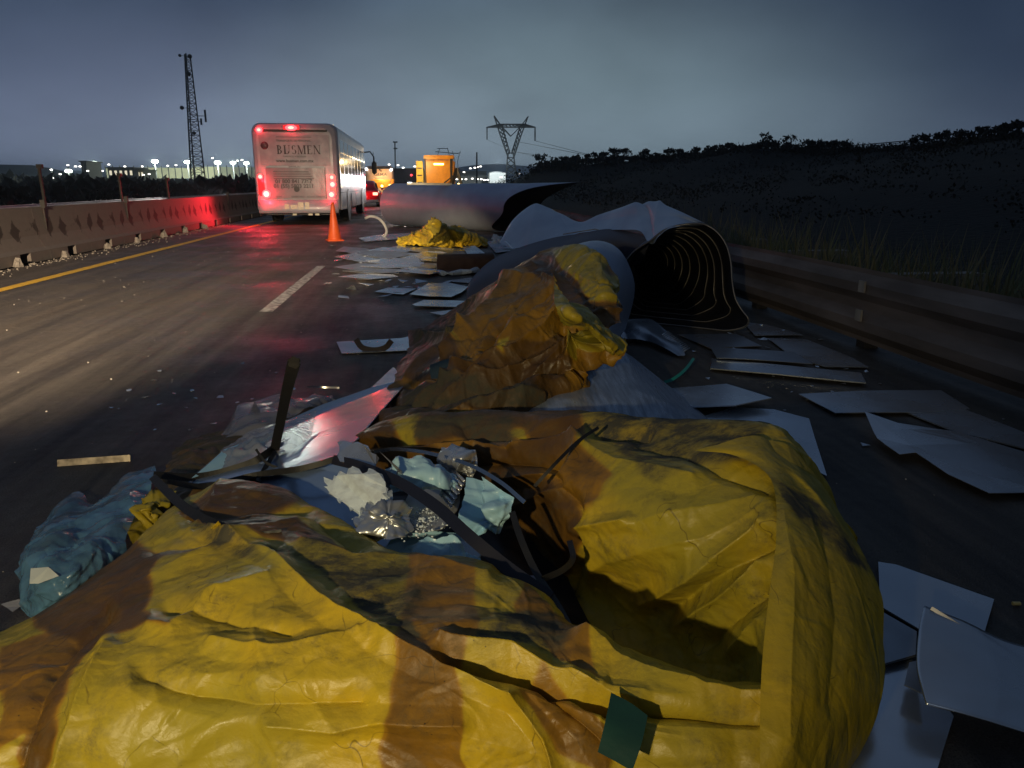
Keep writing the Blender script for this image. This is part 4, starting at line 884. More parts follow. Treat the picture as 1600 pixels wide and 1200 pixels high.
# long pale floodlit wall with posts, on the left skyline
WALLP = M('pale_yard_wall', (.75, .72, .50), (.6, .58, .42), .8, scale=.4)
D = 243; a = XZ(165, 262, D); b = XZ(430, 262, D+20); zt = XZ(300, 261.5, D)[2]; zb = XZ(300, 273, D)[2]
yw = thing('yard_wall', 'long pale floodlit wall behind the radio tower', 'wall', (a[0], a[1], 0))
n = 26
for k in range(n):
    x0 = (b[0]-a[0])*k/n; x1 = (b[0]-a[0])*(k+1)/n; hh = zt+(.4 if k > 12 else .0); MB().box(x0+.06, x1-.06, 20*k/n, 20*k/n+.3, zb-1, hh).build('wall_panel', WALLP, yw)
    MB().box(x0-.12, x0+.12, 20*k/n-.25, 20*k/n-.05, zb-1, hh+.5).build('wall_post', LATF, yw)
BLD = M('far_building_wall', (.25, .26, .26), (.2, .2, .2), .8, scale=.3)
WINL = M('lit_window', (.9, .85, .6), emit=(1, .9, .65), estr=.8)
def building(u0, u1, vt, vb, d, label, mat=BLD, dep=8, lit=0, dome=False):
    a = XZ(u0, vt, d); b = XZ(u1, vt, d); z0 = XZ(u0, vb, d)[2]-1.5; w = b[0]-a[0]; t = thing('building', label, 'building', ((a[0]+b[0])/2, d, 0))
    MB().box(-w/2, w/2, 0, dep, z0, a[2]).build('wall', mat, t)
    if dome: MB().lathe([(w/2, a[2]), (w*.3, a[2]+w*.08), (.3, a[2]+w*.12)], 14, (0, dep/2, 0)).build('roof', mat, t, True)
    else: MB().box(-w/2-.3, w/2+.3, -.3, dep+.3, a[2], a[2]+.25).build('roof', mat, t)
    for k in range(lit): x = -w/2+w*(k+.5)/lit; MB().box(x-w/lit*.22, x+w/lit*.22, -.05, -.01, z0+(a[2]-z0)*.55, z0+(a[2]-z0)*.85).build('window', WINL, t)
building(126, 134, 253, 272, 180, 'dark narrow building beside the brightest floodlight', LATF)
building(168, 208, 263, 275, 175, 'long dark low shed below the left skyline lights', lit=5)
building(208, 224, 266, 275, 178, 'small lit building next to the long low shed', WALLP, lit=3)
building(765, 790, 270, 277, 215, 'small round white building lit up behind the V pylon', M('white_wall', (.8, .82, .85), rough=.6), 6, 0, True)
x, y, z = XZ(777, 268, 208); point('floodlight', (x, y-2, z+2.5), 5000, (.9, 1, .95), .2)
building(640, 760, 268, 285, 330, 'wide dim industrial building behind the orange truck', BLD, 20, 0)
building(700, 770, 276, 285, 226, 'low dark shed right of the orange truck', BLD, 6, 0)
building(418, 470, 262, 276, 300, 'dim building hidden mostly behind the big bus', BLD, 10, 4)
# ================================================================== THE WRECKED LOAD
SHEETM = M('pale_coated_sheet', (.70, .76, .84), (.58, .64, .72), .16, .36, metal=.8, scale=2.2, bump=.10, bscale=5, bdist=.02)
SHEETG = M('grey_dirty_sheet', (.42, .46, .52), (.30, .33, .38), .25, .45, metal=.7, scale=4, bump=.12, bscale=6, bdist=.02)
TANK = M('blue_white_tank_paint', (.48, .57, .70), (.40, .48, .62), .34, .48, metal=.45, scale=2, bump=.06, bscale=3, bdist=.02)
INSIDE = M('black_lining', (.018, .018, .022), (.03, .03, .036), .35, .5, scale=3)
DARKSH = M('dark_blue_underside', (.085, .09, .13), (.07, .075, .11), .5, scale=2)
SEAM = M('bright_seam_edge', (.42, .38, .33), (.2, .18, .16), scale=6, rough=.35, metal=.3)
BLKST = M('black_strap', (.006, .006, .008), (.012, .012, .014), .55, scale=20)
SILV = M('torn_bright_foil', (.72, .74, .78), (.5, .52, .55), .16, .4, metal=.8, scale=9, bump=.3, bscale=12)
FOAM = M('torn_white_foam', (.72, .82, .92), (.5, .55, .62), .6, scale=26, bump=.5, bscale=40, contrast=(.45, .75))
BLUEF = M('light_blue_film', (.30, .56, .78), (.42, .66, .82), .25, .4, scale=8, bump=.3, bscale=15)

# ---- far tank, lying across the lanes, right end torn open
tk = thing('fallen_tank', 'long smooth blue white cylinder lying across the road below the orange truck, end torn open', 'cylinder')
A0 = Vector((-.78, 25.0, .66)); A1 = Vector((4.0, 19.2, .66)); ax = (A1-A0).normalized(); side = Vector((ax.y, -ax.x, 0)); RAD = .65
# side points to the viewer-right; angle 0 = top
def tankp(s, a, rad=RAD): c = A0.lerp(A1, s); return c+Vector((0, 0, 1))*math.cos(a)*rad+(-side if False else side)*math.sin(a)*rad*1.0
vs = []; fs = []; NS = 40; NA = 64
tow = -1 if side.y > 0 else 1      # sign of angle that faces the camera
for i in range(NS+1):
    for j in range(NA):
        a = 2*PI*j/NA; f = math.sin(a)*tow      # 1 = facing the camera
        end = 1.0-.30*max(0, f)**1.2-.24*max(0, -f)**1.1-.30*max(0, -math.cos(a))**2-.02*math.sin(3*a)
        s = end*i/NS; dent = 1-.05*max(0, math.sin(s*9-1))*max(0, math.cos(a-.6*tow)); 
        flare = 1+.10*max(0, s-.75)/.25*max(0, math.cos(a))
        vs.append(tankp(s, a, RAD*dent*flare))
for i in range(NS):
    for j in range(NA): fs.append((i*NA+j, i*NA+(j+1) % NA, (i+1)*NA+(j+1) % NA, (i+1)*NA+j))
me = bpy.data.meshes.new('tank_shell'); me.from_pydata(vs, [], fs); link('tank_shell', me, TANK, tk, True)
vi = [tankp(0, 2*PI*j/NA, RAD*.985)*1 for j in range(NA)]
mb = MB(); k = len(vi)
iv = [];
for i in range(NS+1):
    for j in range(NA): p_ = Vector(vs[i*NA+j]); c = A0.lerp(A1, (p_-A0).dot(ax)/(A1-A0).length); iv.append(c+(p_-c)*.975)
mb.add(iv, fs); mb.build('tank_lining', INSIDE, tk, True)
MB().add([tankp(.004, 2*PI*j/NA, RAD*.9) for j in range(NA)], [tuple(range(NA))]).build('end_plate', TANK, tk)
tag(MB().bar(Vector(XZ(636, 287, 22.8)), Vector(XZ(706, 288, 22.8)), .09, .06).build('steel_bar', M('pale_steel_bar', (.75, .70, .55), rough=.35, metal=.3)), 'bright pale steel bar lying on top of the far fallen tank', 'bar')

# ---- crumpled tube with the ribbed mouth
tb = thing('crushed_duct', 'huge crushed blue white metal duct with a black ribbed open mouth', 'duct')
patch('outer_skin', [
    [(795, 356, -10.6), (815, 345, -10.8), (842, 338, -10.9), (875, 350, -10.5), (905, 362, -10.2), (935, 356, -9.8), (968, 348, -9.2), (1003, 335, -8.6), (1030, 336, -8.3), (1064, 348, -7.9), (1108, 370, -7.6)],
    [(782, 376, -9.9), (803, 342, -10.1), (834, 321, -10.2), (872, 330, -9.8), (905, 347, -9.4), (935, 336, -8.9), (968, 325, -8.3), (1000, 314, -7.8), (1028, 317, -7.5), (1062, 330, -7.1), (1102, 350, -6.8)],
    [(784, 381, -9.7), (808, 362, -9.6), (838, 347, -9.5), (872, 347, -9.3), (905, 353, -9.0), (935, 347, -8.6), (968, 342, -8.0), (1002, 338, -7.5), (1018, 345, -7.2), (1050, 340, -6.95), (1101, 351, -6.78)],
    [(800, 389, -9.3), (826, 384, -9.1), (850, 378, -8.9), (878, 370, -8.7), (905, 364, -8.4), (940, 360, -8.1), (972, 359, -7.7), (1000, 361, -7.2), (1018, 380, -6.9), (1046, 357, -6.75), (1100, 352, -6.7)]],
    220, 60, TANK, tb, 0, .008, .2, 1.0, folds=[([(1004, 316), (1012, 345), (1018, 378)], -.05, 12), ([(1030, 318), (1026, 350), (1019, 378)], .03, 12), ([(838, 323), (832, 350), (828, 380)], .03, 18), ([(872, 332), (885, 350), (890, 366)], -.02, 16)], seed=4, small=0)
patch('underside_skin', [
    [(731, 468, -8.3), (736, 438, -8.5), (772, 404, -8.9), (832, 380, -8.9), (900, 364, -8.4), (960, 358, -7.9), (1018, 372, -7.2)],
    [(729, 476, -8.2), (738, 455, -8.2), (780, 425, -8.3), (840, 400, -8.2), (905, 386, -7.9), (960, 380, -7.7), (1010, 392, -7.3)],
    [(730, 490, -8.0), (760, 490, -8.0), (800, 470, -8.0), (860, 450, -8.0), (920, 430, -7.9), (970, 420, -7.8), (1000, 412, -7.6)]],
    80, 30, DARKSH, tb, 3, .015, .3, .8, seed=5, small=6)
MB().tube([Vector(PT(790, 378, -9.55)), Vector(PT(800, 387, -9.35)), Vector(PT(806, 391, -9.25))], .012, 6).build('bright_edge', M('edge_highlight_metal', (.8, .78, .76), rough=.15, metal=1), tb)
MB().tube([Vector(PT(*q)) for q in ((880, 366, -8.4), (930, 358, -8.2), (945, 362, -8.1), (992, 356, -7.6))], .006, 5).build('bright_edge', SEAM, tb)
mouth = [(1017, 377, -6.9), (1036, 362, -6.8), (1058, 354, -6.75), (1080, 351, -6.7), (1101, 352, -6.7), (1120, 364, -6.65), (1134, 384, -6.6), (1141, 410, -6.55), (1143, 440, -6.5), (1148, 466, -6.45), (1158, 484, -6.4), (1168, 498, -6.35), (1161, 510, -6.4), (1130, 516, -6.5), (1080, 517, -6.7), (1030, 516, -6.9), (990, 510, -7.1), (968, 496, -7.2), (960, 470, -7.3), (964, 440, -7.3), (975, 415, -7.2), (992, 393, -7.1)]
def tubeloops():
    P = np.array([PT(*q) for q in mouth]); n = len(P); P = np.concatenate([P, P[:1]]); P = catmull(P, 89)[:-1]; n = len(P)
    c0 = P.mean(0); c1 = PT(998, 405, -10.8); out = []
    for k in range(61):
        t = k/60; s = 1-t; cc = c0*(1-t)+c1*t; sc_k = (.2+.8*(1-t)**1.15)
        # relax to a circle as it goes in
        q = P-c0; rr = np.linalg.norm(q, axis=1, keepdims=True).mean(); ang = q/np.linalg.norm(q, axis=1, keepdims=True)
        mix_ = min(1, t*3.2); body = q*(1-mix_)+ang*rr*mix_
        L_ = cc+body*sc_k*(1+.012*math.cos(t*60/60*2*PI*8.5)); L_[:, 2] = np.maximum(L_[:, 2], .01); out.append(L_)
    return out
LP = tubeloops(); n = len(LP[0]); vs = np.concatenate(LP); fs = [(i*n+j, i*n+(j+1) % n, (i+1)*n+(j+1) % n, (i+1)*n+j) for i in range(60) for j in range(n)]+[tuple(60*n+j for j in range(n))]
me = bpy.data.meshes.new('ribbed_lining'); me.from_pydata([tuple(v) for v in vs], [], fs); link('ribbed_lining', me, INSIDE, tb, True)
o_ = np.concatenate([l+(l-l.mean(0))*.02 for l in LP]); me = bpy.data.meshes.new('duct_wall'); me.from_pydata([tuple(v) for v in o_], [], fs); link('duct_wall', me, TANK, tb, True)
for k in (5, 10, 15, 20, 25, 30, 35, 40, 45, 50):
    l = LP[k]; c = l.mean(0); l = l+(c-l)*.012; pts = [Vector(l[j]) for j in range(0, n)]; pts.append(pts[0])
    MB().tube(pts, .0055, 4, cap=False).build('rib_ring', SEAM, tb, True)
pts = [Vector(p) for p in LP[0]]; pts.append(pts[0]); MB().tube(pts, .007, 5, cap=False).build('mouth_rim', M('rim_edge', (.35, .33, .32), rough=.35, metal=.6), tb, True)
# ---- near cylinder under the tarpaulin
cyl = thing('duct_section', 'smooth blue white cylinder shoulder between the draped tarpaulin and the ribbed mouth', 'duct')
patch('section_wall', [
    [(885, 405, -6.5), (930, 398, -6.5), (960, 412, -6.6), (975, 440, -6.6), (980, 475, -6.6), (970, 515, -6.4)],
    [(885, 386, -5.7), (935, 377, -5.7), (968, 391, -5.8), (988, 428, -5.9), (991, 462, -5.9), (978, 512, -5.9)],
    [(870, 400, -5.2), (915, 385, -5.2), (952, 395, -5.3), (976, 432, -5.4), (981, 472, -5.45), (970, 525, -5.5)],
    [(850, 440, -4.7), (890, 425, -4.7), (930, 430, -4.8), (958, 460, -4.9), (968, 500, -5.0), (965, 540, -5.1)],
    [(840, 500, -4.2), (890, 490, -4.2), (930, 500, -4.3), (955, 520, -4.4), (965, 540, -4.6), (966, 560, -4.7)]],
    60, 60, TANK, cyl, 0, seed=8, small=0)
SCR = M('scratched_sheet_paint', (.50, .58, .70), (.30, .36, .46), .22, .5, metal=.45, scale=6, bump=.25, bscale=14, stretch=(6, 1, 3), bdist=.01)
sp_t = thing('scratched_plate', 'broad scratched blue white panel sloping down right of the middle tarpaulin', 'panel')
patch('plate_skin', [
    [(890, 585, .36), (935, 562, .38), (972, 552, .36), (986, 556, .30)],
    [(850, 620, .34), (910, 600, .36), (985, 588, .30), (1034, 594, .14)],
    [(800, 648, .30), (900, 640, .32), (1010, 632, .24), (1088, 638, .03)],
    [(800, 700, .22), (900, 700, .22), (1040, 690, .14), (1135, 682, .01)]], 80, 50, SCR, sp_t, 8, .008, .12, .7, seed=9, small=8)

# ---- tarpaulins
F_SHADE = [(60, 985), (45, 945), (150, 885), (215, 845), (230, 860), (345, 851), (262, 870), (238, 900), (222, 950), (268, 982), (150, 990), (105, 1060), (70, 1240), (10, 1240), (45, 1080), (95, 1000)]  # shadow shapes across the front sheet, coloured in as brown and orange
F_SHADE2 = [(285, 808), (340, 760), (400, 745), (470, 775), (425, 795), (520, 835), (545, 868), (470, 850), (400, 838), (335, 828)]
F_SHADE3 = [(640, 850), (742, 868), (746, 960), (716, 1060), (730, 1240), (590, 1240), (606, 1120), (626, 1000)]
F_SHADE4 = [(815, 905), (900, 975), (935, 1060), (868, 1020), (800, 940)]
F_SHADE5 = [(850, 1040), (900, 1080), (962, 1150), (950, 1210), (880, 1180), (800, 1060)]
tf = thing('tarpaulin', 'big crumpled yellow tarpaulin filling the foreground, shadow bands coloured brown', 'tarpaulin')
patch('front_sheet', [
    [(-260, 1050, .02), (0, 1010, .03), (120, 935, .03), (215, 870, .05), (300, 820, .08), (370, 785, .10), (450, 800, .12), (540, 845, .12), (640, 900, .12), (750, 920, .12), (850, 960, .10), (930, 1030, .10), (1060, 1090, .12), (1215, 1120, .12)],
    [(-260, 1040, .10), (-60, 1005, .12), (60, 952, .13), (170, 878, .17), (262, 800, .24), (352, 750, .30), (430, 764, .32), (530, 806, .33), (630, 868, .34), (745, 884, .36), (850, 926, .36), (925, 1000, .35), (1050, 1052, .36), (1200, 1078, .37)],
    [(-260, 1090, .16), (-60, 1045, .20), (80, 985, .25), (190, 920, .30), (290, 860, .34), (380, 820, .37), (460, 830, .39), (550, 865, .40), (640, 915, .41), (745, 930, .42), (850, 970, .41), (925, 1035, .40), (1050, 1085, .40), (1200, 1115, .39)],
    [(-260, 1160, .17), (-60, 1110, .22), (70, 1060, .29), (180, 1000, .34), (290, 950, .38), (390, 920, .41), (480, 930, .42), (570, 960, .42), (660, 1000, .42), (750, 1020, .42), (850, 1050, .41), (930, 1095, .39), (1050, 1130, .38), (1200, 1160, .36)],
    [(-260, 1230, .14), (-60, 1200, .20), (60, 1150, .27), (180, 1110, .33), (290, 1070, .36), (390, 1050, .38), (490, 1060, .39), (580, 1080, .38), (670, 1100, .38), (760, 1110, .37), (850, 1130, .36), (940, 1160, .35), (1050, 1190, .33), (1200, 1220, .31)],
    [(-260, 1340, .04), (-60, 1320, .08), (60, 1290, .13), (180, 1260, .18), (290, 1240, .2), (390, 1230, .22), (490, 1230, .23), (590, 1240, .22), (680, 1250, .22), (770, 1260, .22), (860, 1270, .21), (950, 1290, .2), (1060, 1310, .18), (1200, 1330, .16)]],
    640, 420, TARP, tf, 40, .010, .05, .42, crump=((1.9, .020), (6.5, .0055)), cstretch=(.8, 1.25, 1.1), folds=[
        ([(330, 830), (420, 870), (520, 960), (600, 1010), (720, 1060), (800, 1090)], .030, 26),          # long diagonal hem
        ([(470, 850), (560, 870), (640, 880), (760, 900)], .022, 24), ([(235, 980), (270, 985), (330, 930), (420, 905)], .022, 30),
        ([(430, 1130), (520, 1140), (600, 1125), (720, 1130)], .020, 26), ([(225, 1055), (300, 1080), (400, 1100), (560, 1095)], -.022, 34),
        ([(20, 1200), (60, 1080), (110, 1000), (160, 960)], -.028, 30), ([(90, 1200), (130, 1090), (170, 1010)], .022, 26),
        ([(700, 1035), (800, 1045), (880, 1070), (960, 1100)], -.045, 26), ([(690, 1010), (800, 1020), (900, 1060), (1000, 1095)], .03, 24),
        ([(905, 1000), (1000, 1055), (1100, 1085), (1190, 1095)], .030, 30), ([(930, 1090), (1040, 1110), (1180, 1120)], -.05, 22),
        ([(800, 1090), (850, 1150), (870, 1200)], .03, 22), ([(860, 1080), (920, 1150), (960, 1200)], -.025, 24),
        ([(240, 860), (330, 850), (430, 860)], -.02, 22), ([(300, 810), (400, 790), (470, 790), (560, 850)], -.028, 26), ([(345, 755), (330, 790), (300, 830)], .02, 22), ([(260, 950), (340, 960), (450, 985)], -.02, 26), ([(330, 1000), (430, 1020), (560, 1000)], .018, 26)],
    brown=[F_SHADE, F_SHADE2], orange=[F_SHADE3, F_SHADE4, F_SHADE5, [(0, 1010), (110, 990), (60, 1100), (0, 1180)]], dirt=[[(400, 855), (500, 890), (600, 985), (660, 1010), (640, 885), (520, 850)], [(725, 950), (870, 950), (880, 1010), (740, 1010)], [(300, 815), (400, 860), (420, 890), (330, 860)]], seed=11, small=70)
R_SHADE = [(500, 620), (905, 640), (907, 700), (885, 760), (905, 850), (870, 930), (780, 960), (560, 780)]  # shaded left part of the rear sheet, put in as brown
patch('rear_sheet', [
    [(560, 730, .04), (640, 700, .06), (760, 700, .08), (900, 700, .1), (1040, 700, .12), (1180, 700, .14), (1235, 730, .12), (1275, 775, .08), (1300, 860, .02)],
    [(532, 690, .22), (620, 652, .36), (740, 642, .42), (890, 645, .46), (1040, 654, .52), (1188, 660, .58), (1240, 692, .54), (1285, 745, .43), (1334, 838, .28)],
    [(548, 715, .22), (640, 685, .36), (750, 672, .42), (895, 672, .49), (1040, 680, .56), (1165, 690, .60), (1230, 725, .57), (1288, 768, .45), (1340, 852, .27)],
    [(580, 745, .20), (670, 725, .32), (770, 715, .38), (890, 710, .48), (1040, 720, .56), (1165, 735, .58), (1230, 780, .55), (1295, 810, .43), (1355, 880, .24)],
    [(640, 795, .12), (730, 780, .20), (810, 770, .30), (905, 765, .44), (1045, 785, .51), (1178, 800, .53), (1238, 850, .51), (1310, 880, .38), (1372, 930, .18)],
    [(705, 850, .05), (770, 845, .08), (840, 840, .18), (920, 845, .33), (1050, 860, .41), (1180, 880, .44), (1242, 920, .46), (1322, 960, .33), (1378, 1010, .14)],
    [(760, 900, .03), (820, 905, .04), (880, 915, .06), (950, 925, .13), (1060, 940, .24), (1180, 960, .34), (1242, 1000, .40), (1325, 1040, .30), (1375, 1095, .09)],
    [(800, 950, .02), (860, 960, .02), (920, 980, .03), (985, 1000, .05), (1070, 1020, .10), (1180, 1050, .24), (1240, 1080, .36), (1315, 1110, .22), (1342, 1172, .04)],
    [(820, 1000, .01), (880, 1020, .01), (930, 1050, .01), (990, 1070, .02), (1080, 1100, .05), (1180, 1150, .16), (1232, 1180, .28), (1275, 1210, .16), (1290, 1262, .02)]],
    460, 380, TARP, tf, 18, .009, .05, .45, crump=((2.2, .016), (7.0, .006)), cstretch=(1, .9, 1.2), folds=[
        ([(520, 695), (640, 690), (760, 680), (900, 672), (1010, 672)], -.045, 18), ([(540, 712), (650, 705), (780, 700), (900, 690)], .03, 18), ([(620, 740), (760, 725), (880, 720)], -.035, 20),
        ([(700, 760), (790, 745), (880, 740), (905, 700)], .03, 20), ([(760, 810), (830, 780), (880, 760)], .03, 22), ([(720, 665), (740, 690), (790, 700)], -.025, 18),
        ([(860, 730), (900, 800), (905, 880), (890, 920)], -.035, 22), ([(960, 830), (1050, 800), (1180, 780)], .014, 30), ([(980, 815), (900, 825)], .03, 18),
        ([(930, 880), (1000, 860), (1100, 840), (1205, 790)], .012, 26), ([(1010, 940), (1100, 880), (1200, 820)], .034, 30), ([(1040, 960), (1120, 905), (1200, 850)], -.035, 26), ([(1060, 975), (1130, 930), (1195, 880)], .028, 22), ([(1100, 1010), (1190, 930)], -.03, 24),
        ([(1150, 1020), (1195, 970)], .025, 20), ([(1000, 690), (1070, 700), (1130, 735), (1200, 760)], -.03, 22), ([(900, 690), (960, 720), (1080, 745)], .02, 26), ([(920, 790), (905, 830), (930, 880)], .02, 22)],
    brown=[R_SHADE], orange=[[(640, 690), (800, 672), (870, 690), (700, 712)], [(830, 720), (905, 700), (960, 740), (905, 800)]], yellow=[[(600, 630), (660, 640), (640, 700), (620, 690)], [(790, 665), (820, 665), (825, 690), (795, 690)]], dirt=[[(900, 640), (1200, 655), (1150, 720), (1000, 700), (905, 660)], [(930, 660), (1060, 660), (1080, 745), (1010, 750)], [(640, 640), (800, 640), (800, 680), (640, 680)], [(600, 760), (760, 760), (900, 930), (780, 960)]], seed=12, small=50)
patch('side_flap', [
    [(1085, 703, .615), (1130, 690, .63), (1185, 680, .635), (1232, 694, .61), (1288, 748, .52)],
    [(1150, 712, .615), (1185, 712, .625), (1222, 722, .61), (1262, 745, .575), (1312, 795, .49)],
    [(1204, 748, .61), (1228, 752, .60), (1262, 772, .56), (1300, 800, .53), (1341, 850, .45)],
    [(1213, 830, .57), (1243, 835, .57), (1285, 850, .535), (1333, 882, .47), (1378, 932, .38)],
    [(1203, 920, .53), (1238, 920, .53), (1285, 930, .495), (1338, 955, .43), (1381, 1005, .33)],
    [(1193, 1010, .48), (1230, 1010, .48), (1282, 1020, .45), (1336, 1040, .385), (1379, 1088, .28)],
    [(1188, 1100, .43), (1226, 1105, .43), (1276, 1112, .40), (1318, 1130, .33), (1345, 1174, .21)],
    [(1187, 1210, .35), (1222, 1210, .35), (1254, 1215, .32), (1280, 1230, .26), (1294, 1262, .15)],
    [(1188, 1330, .14), (1222, 1335, .14), (1244, 1340, .1), (1262, 1345, .06), (1270, 1350, .01)]],
    170, 420, TARP, tf, 8, .005, .05, .40, bias=(.2, -1, -.5), crump=((2.2, .005), (8, .0015)), cstretch=(1.4, .55, .8), folds=[([(1190, 660), (1215, 700), (1290, 750), (1350, 830)], -.012, 24), ([(1225, 800), (1240, 900), (1235, 1000), (1230, 1150)], .008, 26), ([(1290, 830), (1310, 960), (1300, 1100)], -.008, 30)],
    dirt=[[(1200, 740), (1290, 790), (1380, 900), (1330, 880), (1240, 800)]], seed=13, small=16)
GRN = M('dark_green_patch', (.012, .055, .040), (.010, .04, .03), .5, scale=8, bump=.2)
patch('green_patch', [[(955, 1082, .425), (985, 1098, .42), (1012, 1118, .415)], [(945, 1130, .41), (975, 1145, .405), (1003, 1160, .40)], [(934, 1175, .385), (962, 1190, .38), (988, 1205, .375)]], 14, 14, GRN, tf, 0, small=0)

DB = [(690, 470), (1000, 470)]
tm = thing('tarpaulin', 'brown and yellow tarpaulin heaped over the cylinder in the middle distance, shade coloured deep brown, lit parts yellow', 'tarpaulin')
patch('draped_sheet', [
    [(700, 505, .02), (745, 490, .06), (800, 455, .25), (850, 425, .5), (900, 410, .66), (940, 425, .66), (960, 470, .55)],
    [(648, 520, .08), (705, 484, .18), (770, 442, .48), (838, 398, .80), (905, 382, .925), (944, 404, .89), (957, 470, .70)],
    [(636, 545, .10), (700, 510, .26), (770, 462, .54), (838, 422, .76), (896, 412, .86), (938, 436, .84), (958, 492, .68)],
    [(622, 568, .12), (695, 538, .34), (772, 488, .58), (838, 452, .72), (893, 448, .76), (938, 475, .74), (962, 516, .64)],
    [(614, 590, .12), (690, 562, .36), (770, 520, .54), (838, 492, .63), (896, 500, .62), (944, 524, .60), (977, 541, .56)],
    [(600, 622, .10), (690, 592, .33), (762, 560, .45), (832, 540, .52), (892, 548, .50), (936, 556, .50), (974, 560, .52)],
    [(574, 652, .10), (670, 622, .31), (755, 600, .38), (825, 590, .40), (880, 590, .40), (915, 580, .42), (940, 568, .46)],
    [(545, 690, .10), (650, 652, .30), (740, 640, .33), (815, 634, .33), (865, 618, .34), (893, 598, .38), (908, 582, .42)],
    [(530, 720, .08), (645, 692, .20), (740, 690, .22), (820, 680, .2), (870, 660, .2), (900, 640, .2), (920, 620, .2)]],
    440, 380, TARP, tm, 50, .034, .075, 1.0, bias=(-.9, -.8, -.3), crump=((1.5, .018), (4.6, .011)), cstretch=(1.5, .5, 1.1), base_tint=.5, brown=[[(560, 600), (660, 590), (720, 560), (700, 500), (650, 470), (560, 560)], [(560, 612), (700, 590), (800, 560), (890, 512), (900, 530), (880, 620), (900, 640), (700, 720), (540, 720)], [(800, 415), (862, 392), (905, 440), (955, 470), (960, 520), (900, 470), (868, 446), (830, 430)]], folds=[  # brown polygons paint the shaded parts of the drape, yellow ones the lit
        ([(730, 478), (800, 448), (850, 432), (885, 455)], .05, 9), ([(840, 420), (800, 450), (760, 500), (700, 560)], .08, 15), ([(860, 460), (800, 500), (760, 550)], -.08, 14), ([(885, 470), (850, 520), (800, 560), (720, 590)], .07, 15),
        ([(880, 445), (930, 490), (976, 540)], .08, 11), ([(880, 520), (920, 508), (960, 540)], -.10, 11), ([(885, 575), (900, 545), (960, 535)], .07, 11), ([(640, 525), (700, 530), (740, 520)], .06, 12), ([(700, 600), (780, 590), (860, 560), (900, 540)], .05, 15), ([(610, 640), (700, 620), (800, 600), (870, 590)], -.06, 12), ([(640, 665), (740, 640), (840, 625)], .04, 12), ([(790, 500), (770, 520), (760, 545)], -.07, 9), ([(640, 600), (700, 580), (740, 570)], -.06, 12)],
    yellow=[[(862, 392), (905, 378), (950, 395), (962, 480), (930, 470), (905, 440), (870, 412)], [(866, 446), (880, 447), (915, 480), (980, 540), (950, 548), (900, 505), (882, 505)], [(880, 575), (888, 530), (930, 515), (978, 525), (978, 552), (905, 556), (900, 572)], [(705, 530), (725, 500), (718, 540)], [(785, 545), (800, 535), (798, 572), (788, 570)], [(640, 655), (735, 650), (740, 675), (650, 670)]],
    dirt=[[(640, 480), (760, 470), (720, 530), (650, 540)], [(620, 600), (800, 600), (860, 640), (620, 650)]], seed=21, small=50)
patch('peaked_fold', [
    [(866, 444, .84), (886, 462, .83), (928, 490, .75), (980, 538, .62)],
    [(868, 478, .83), (895, 490, .82), (932, 512, .745), (976, 550, .615)],
    [(878, 512, .72), (902, 512, .74), (938, 532, .69), (968, 560, .58)]], 90, 50, TARP, tm, 6, .012, .06, .4, crump=((6, .02),), seed=22, small=10)
patch('green_patch', [[(672, 570, .40), (695, 562, .42), (712, 560, .42)], [(672, 582, .38), (695, 575, .40), (716, 580, .40)], [(674, 592, .37), (695, 592, .38), (716, 590, .38)]], 10, 10, M('dull_green_patch', (.05, .08, .07), rough=.6), tm, 0, small=0)

te = thing('tarpaulin', 'brown tarpaulin edge lying flat on the road left of the blue sheets', 'tarpaulin')
patch('flat_sheet', [
    [(275, 700, .01), (330, 672, .02), (390, 662, .03), (440, 640, .03), (480, 628, .03), (520, 622, .02)],
    [(262, 725, .05), (320, 698, .09), (390, 680, .10), (445, 660, .08), (500, 640, .08), (540, 635, .05)],
    [(235, 770, .05), (300, 740, .10), (370, 720, .12), (440, 690, .10), (520, 670, .08), (560, 660, .05)],
    [(190, 840, .04), (270, 800, .12), (350, 770, .14), (430, 740, .12), (520, 710, .08), (580, 690, .04)]], 180, 110, TARP, te, 16, .02, .07, .5, crump=((3.4, .03), (9, .009)), base_tint=.9, dirt=[[(250, 640), (560, 600), (560, 700), (250, 780)]], seed=31, small=30)
ts = thing('tarpaulin_scrap', 'small bright yellow crumpled tarpaulin scrap beside the blue plastic', 'tarpaulin')
patch('crumpled_scrap', [[(205, 790, .10), (228, 770, .14), (250, 768, .14), (264, 776, .12)], [(203, 808, .12), (222, 790, .2), (246, 786, .2), (262, 790, .16)], [(210, 830, .1), (226, 815, .16), (240, 806, .16), (256, 800, .12)], [(212, 845, .03), (225, 838, .06), (236, 826, .06), (246, 815, .04)]], 50, 50, TARP, ts, 30, .03, .05, .25, seed=33, small=30)
tfar = thing('tarpaulin', 'small yellow tarpaulin heap on the road before the far fallen tank', 'tarpaulin')
patch('heaped_sheet', [
    [(626, 372, .02), (655, 372, .05), (680, 352, .45), (700, 355, .40), (730, 366, .1), (760, 376, .02)],
    [(622, 373, .14), (650, 368, .20), (672, 349, .66), (690, 350, .60), (722, 361, .36), (762, 376, .10)],
    [(620, 380, .06), (655, 374, .20), (680, 364, .45), (706, 366, .35), (735, 374, .2), (763, 382, .04)],
    [(628, 387, .02), (660, 384, .08), (690, 380, .15), (715, 382, .1), (740, 384, .05), (762, 387, .01)]], 170, 120, TARP, tfar, 10, .05, .25, 1.2, seed=41, small=10, crump=((2.2, .09), (6, .03)), folds=[([(640, 368), (660, 375), (720, 380)], .12, 6), ([(680, 350), (672, 372)], .12, 6), ([(700, 355), (712, 375)], -.1, 6)])

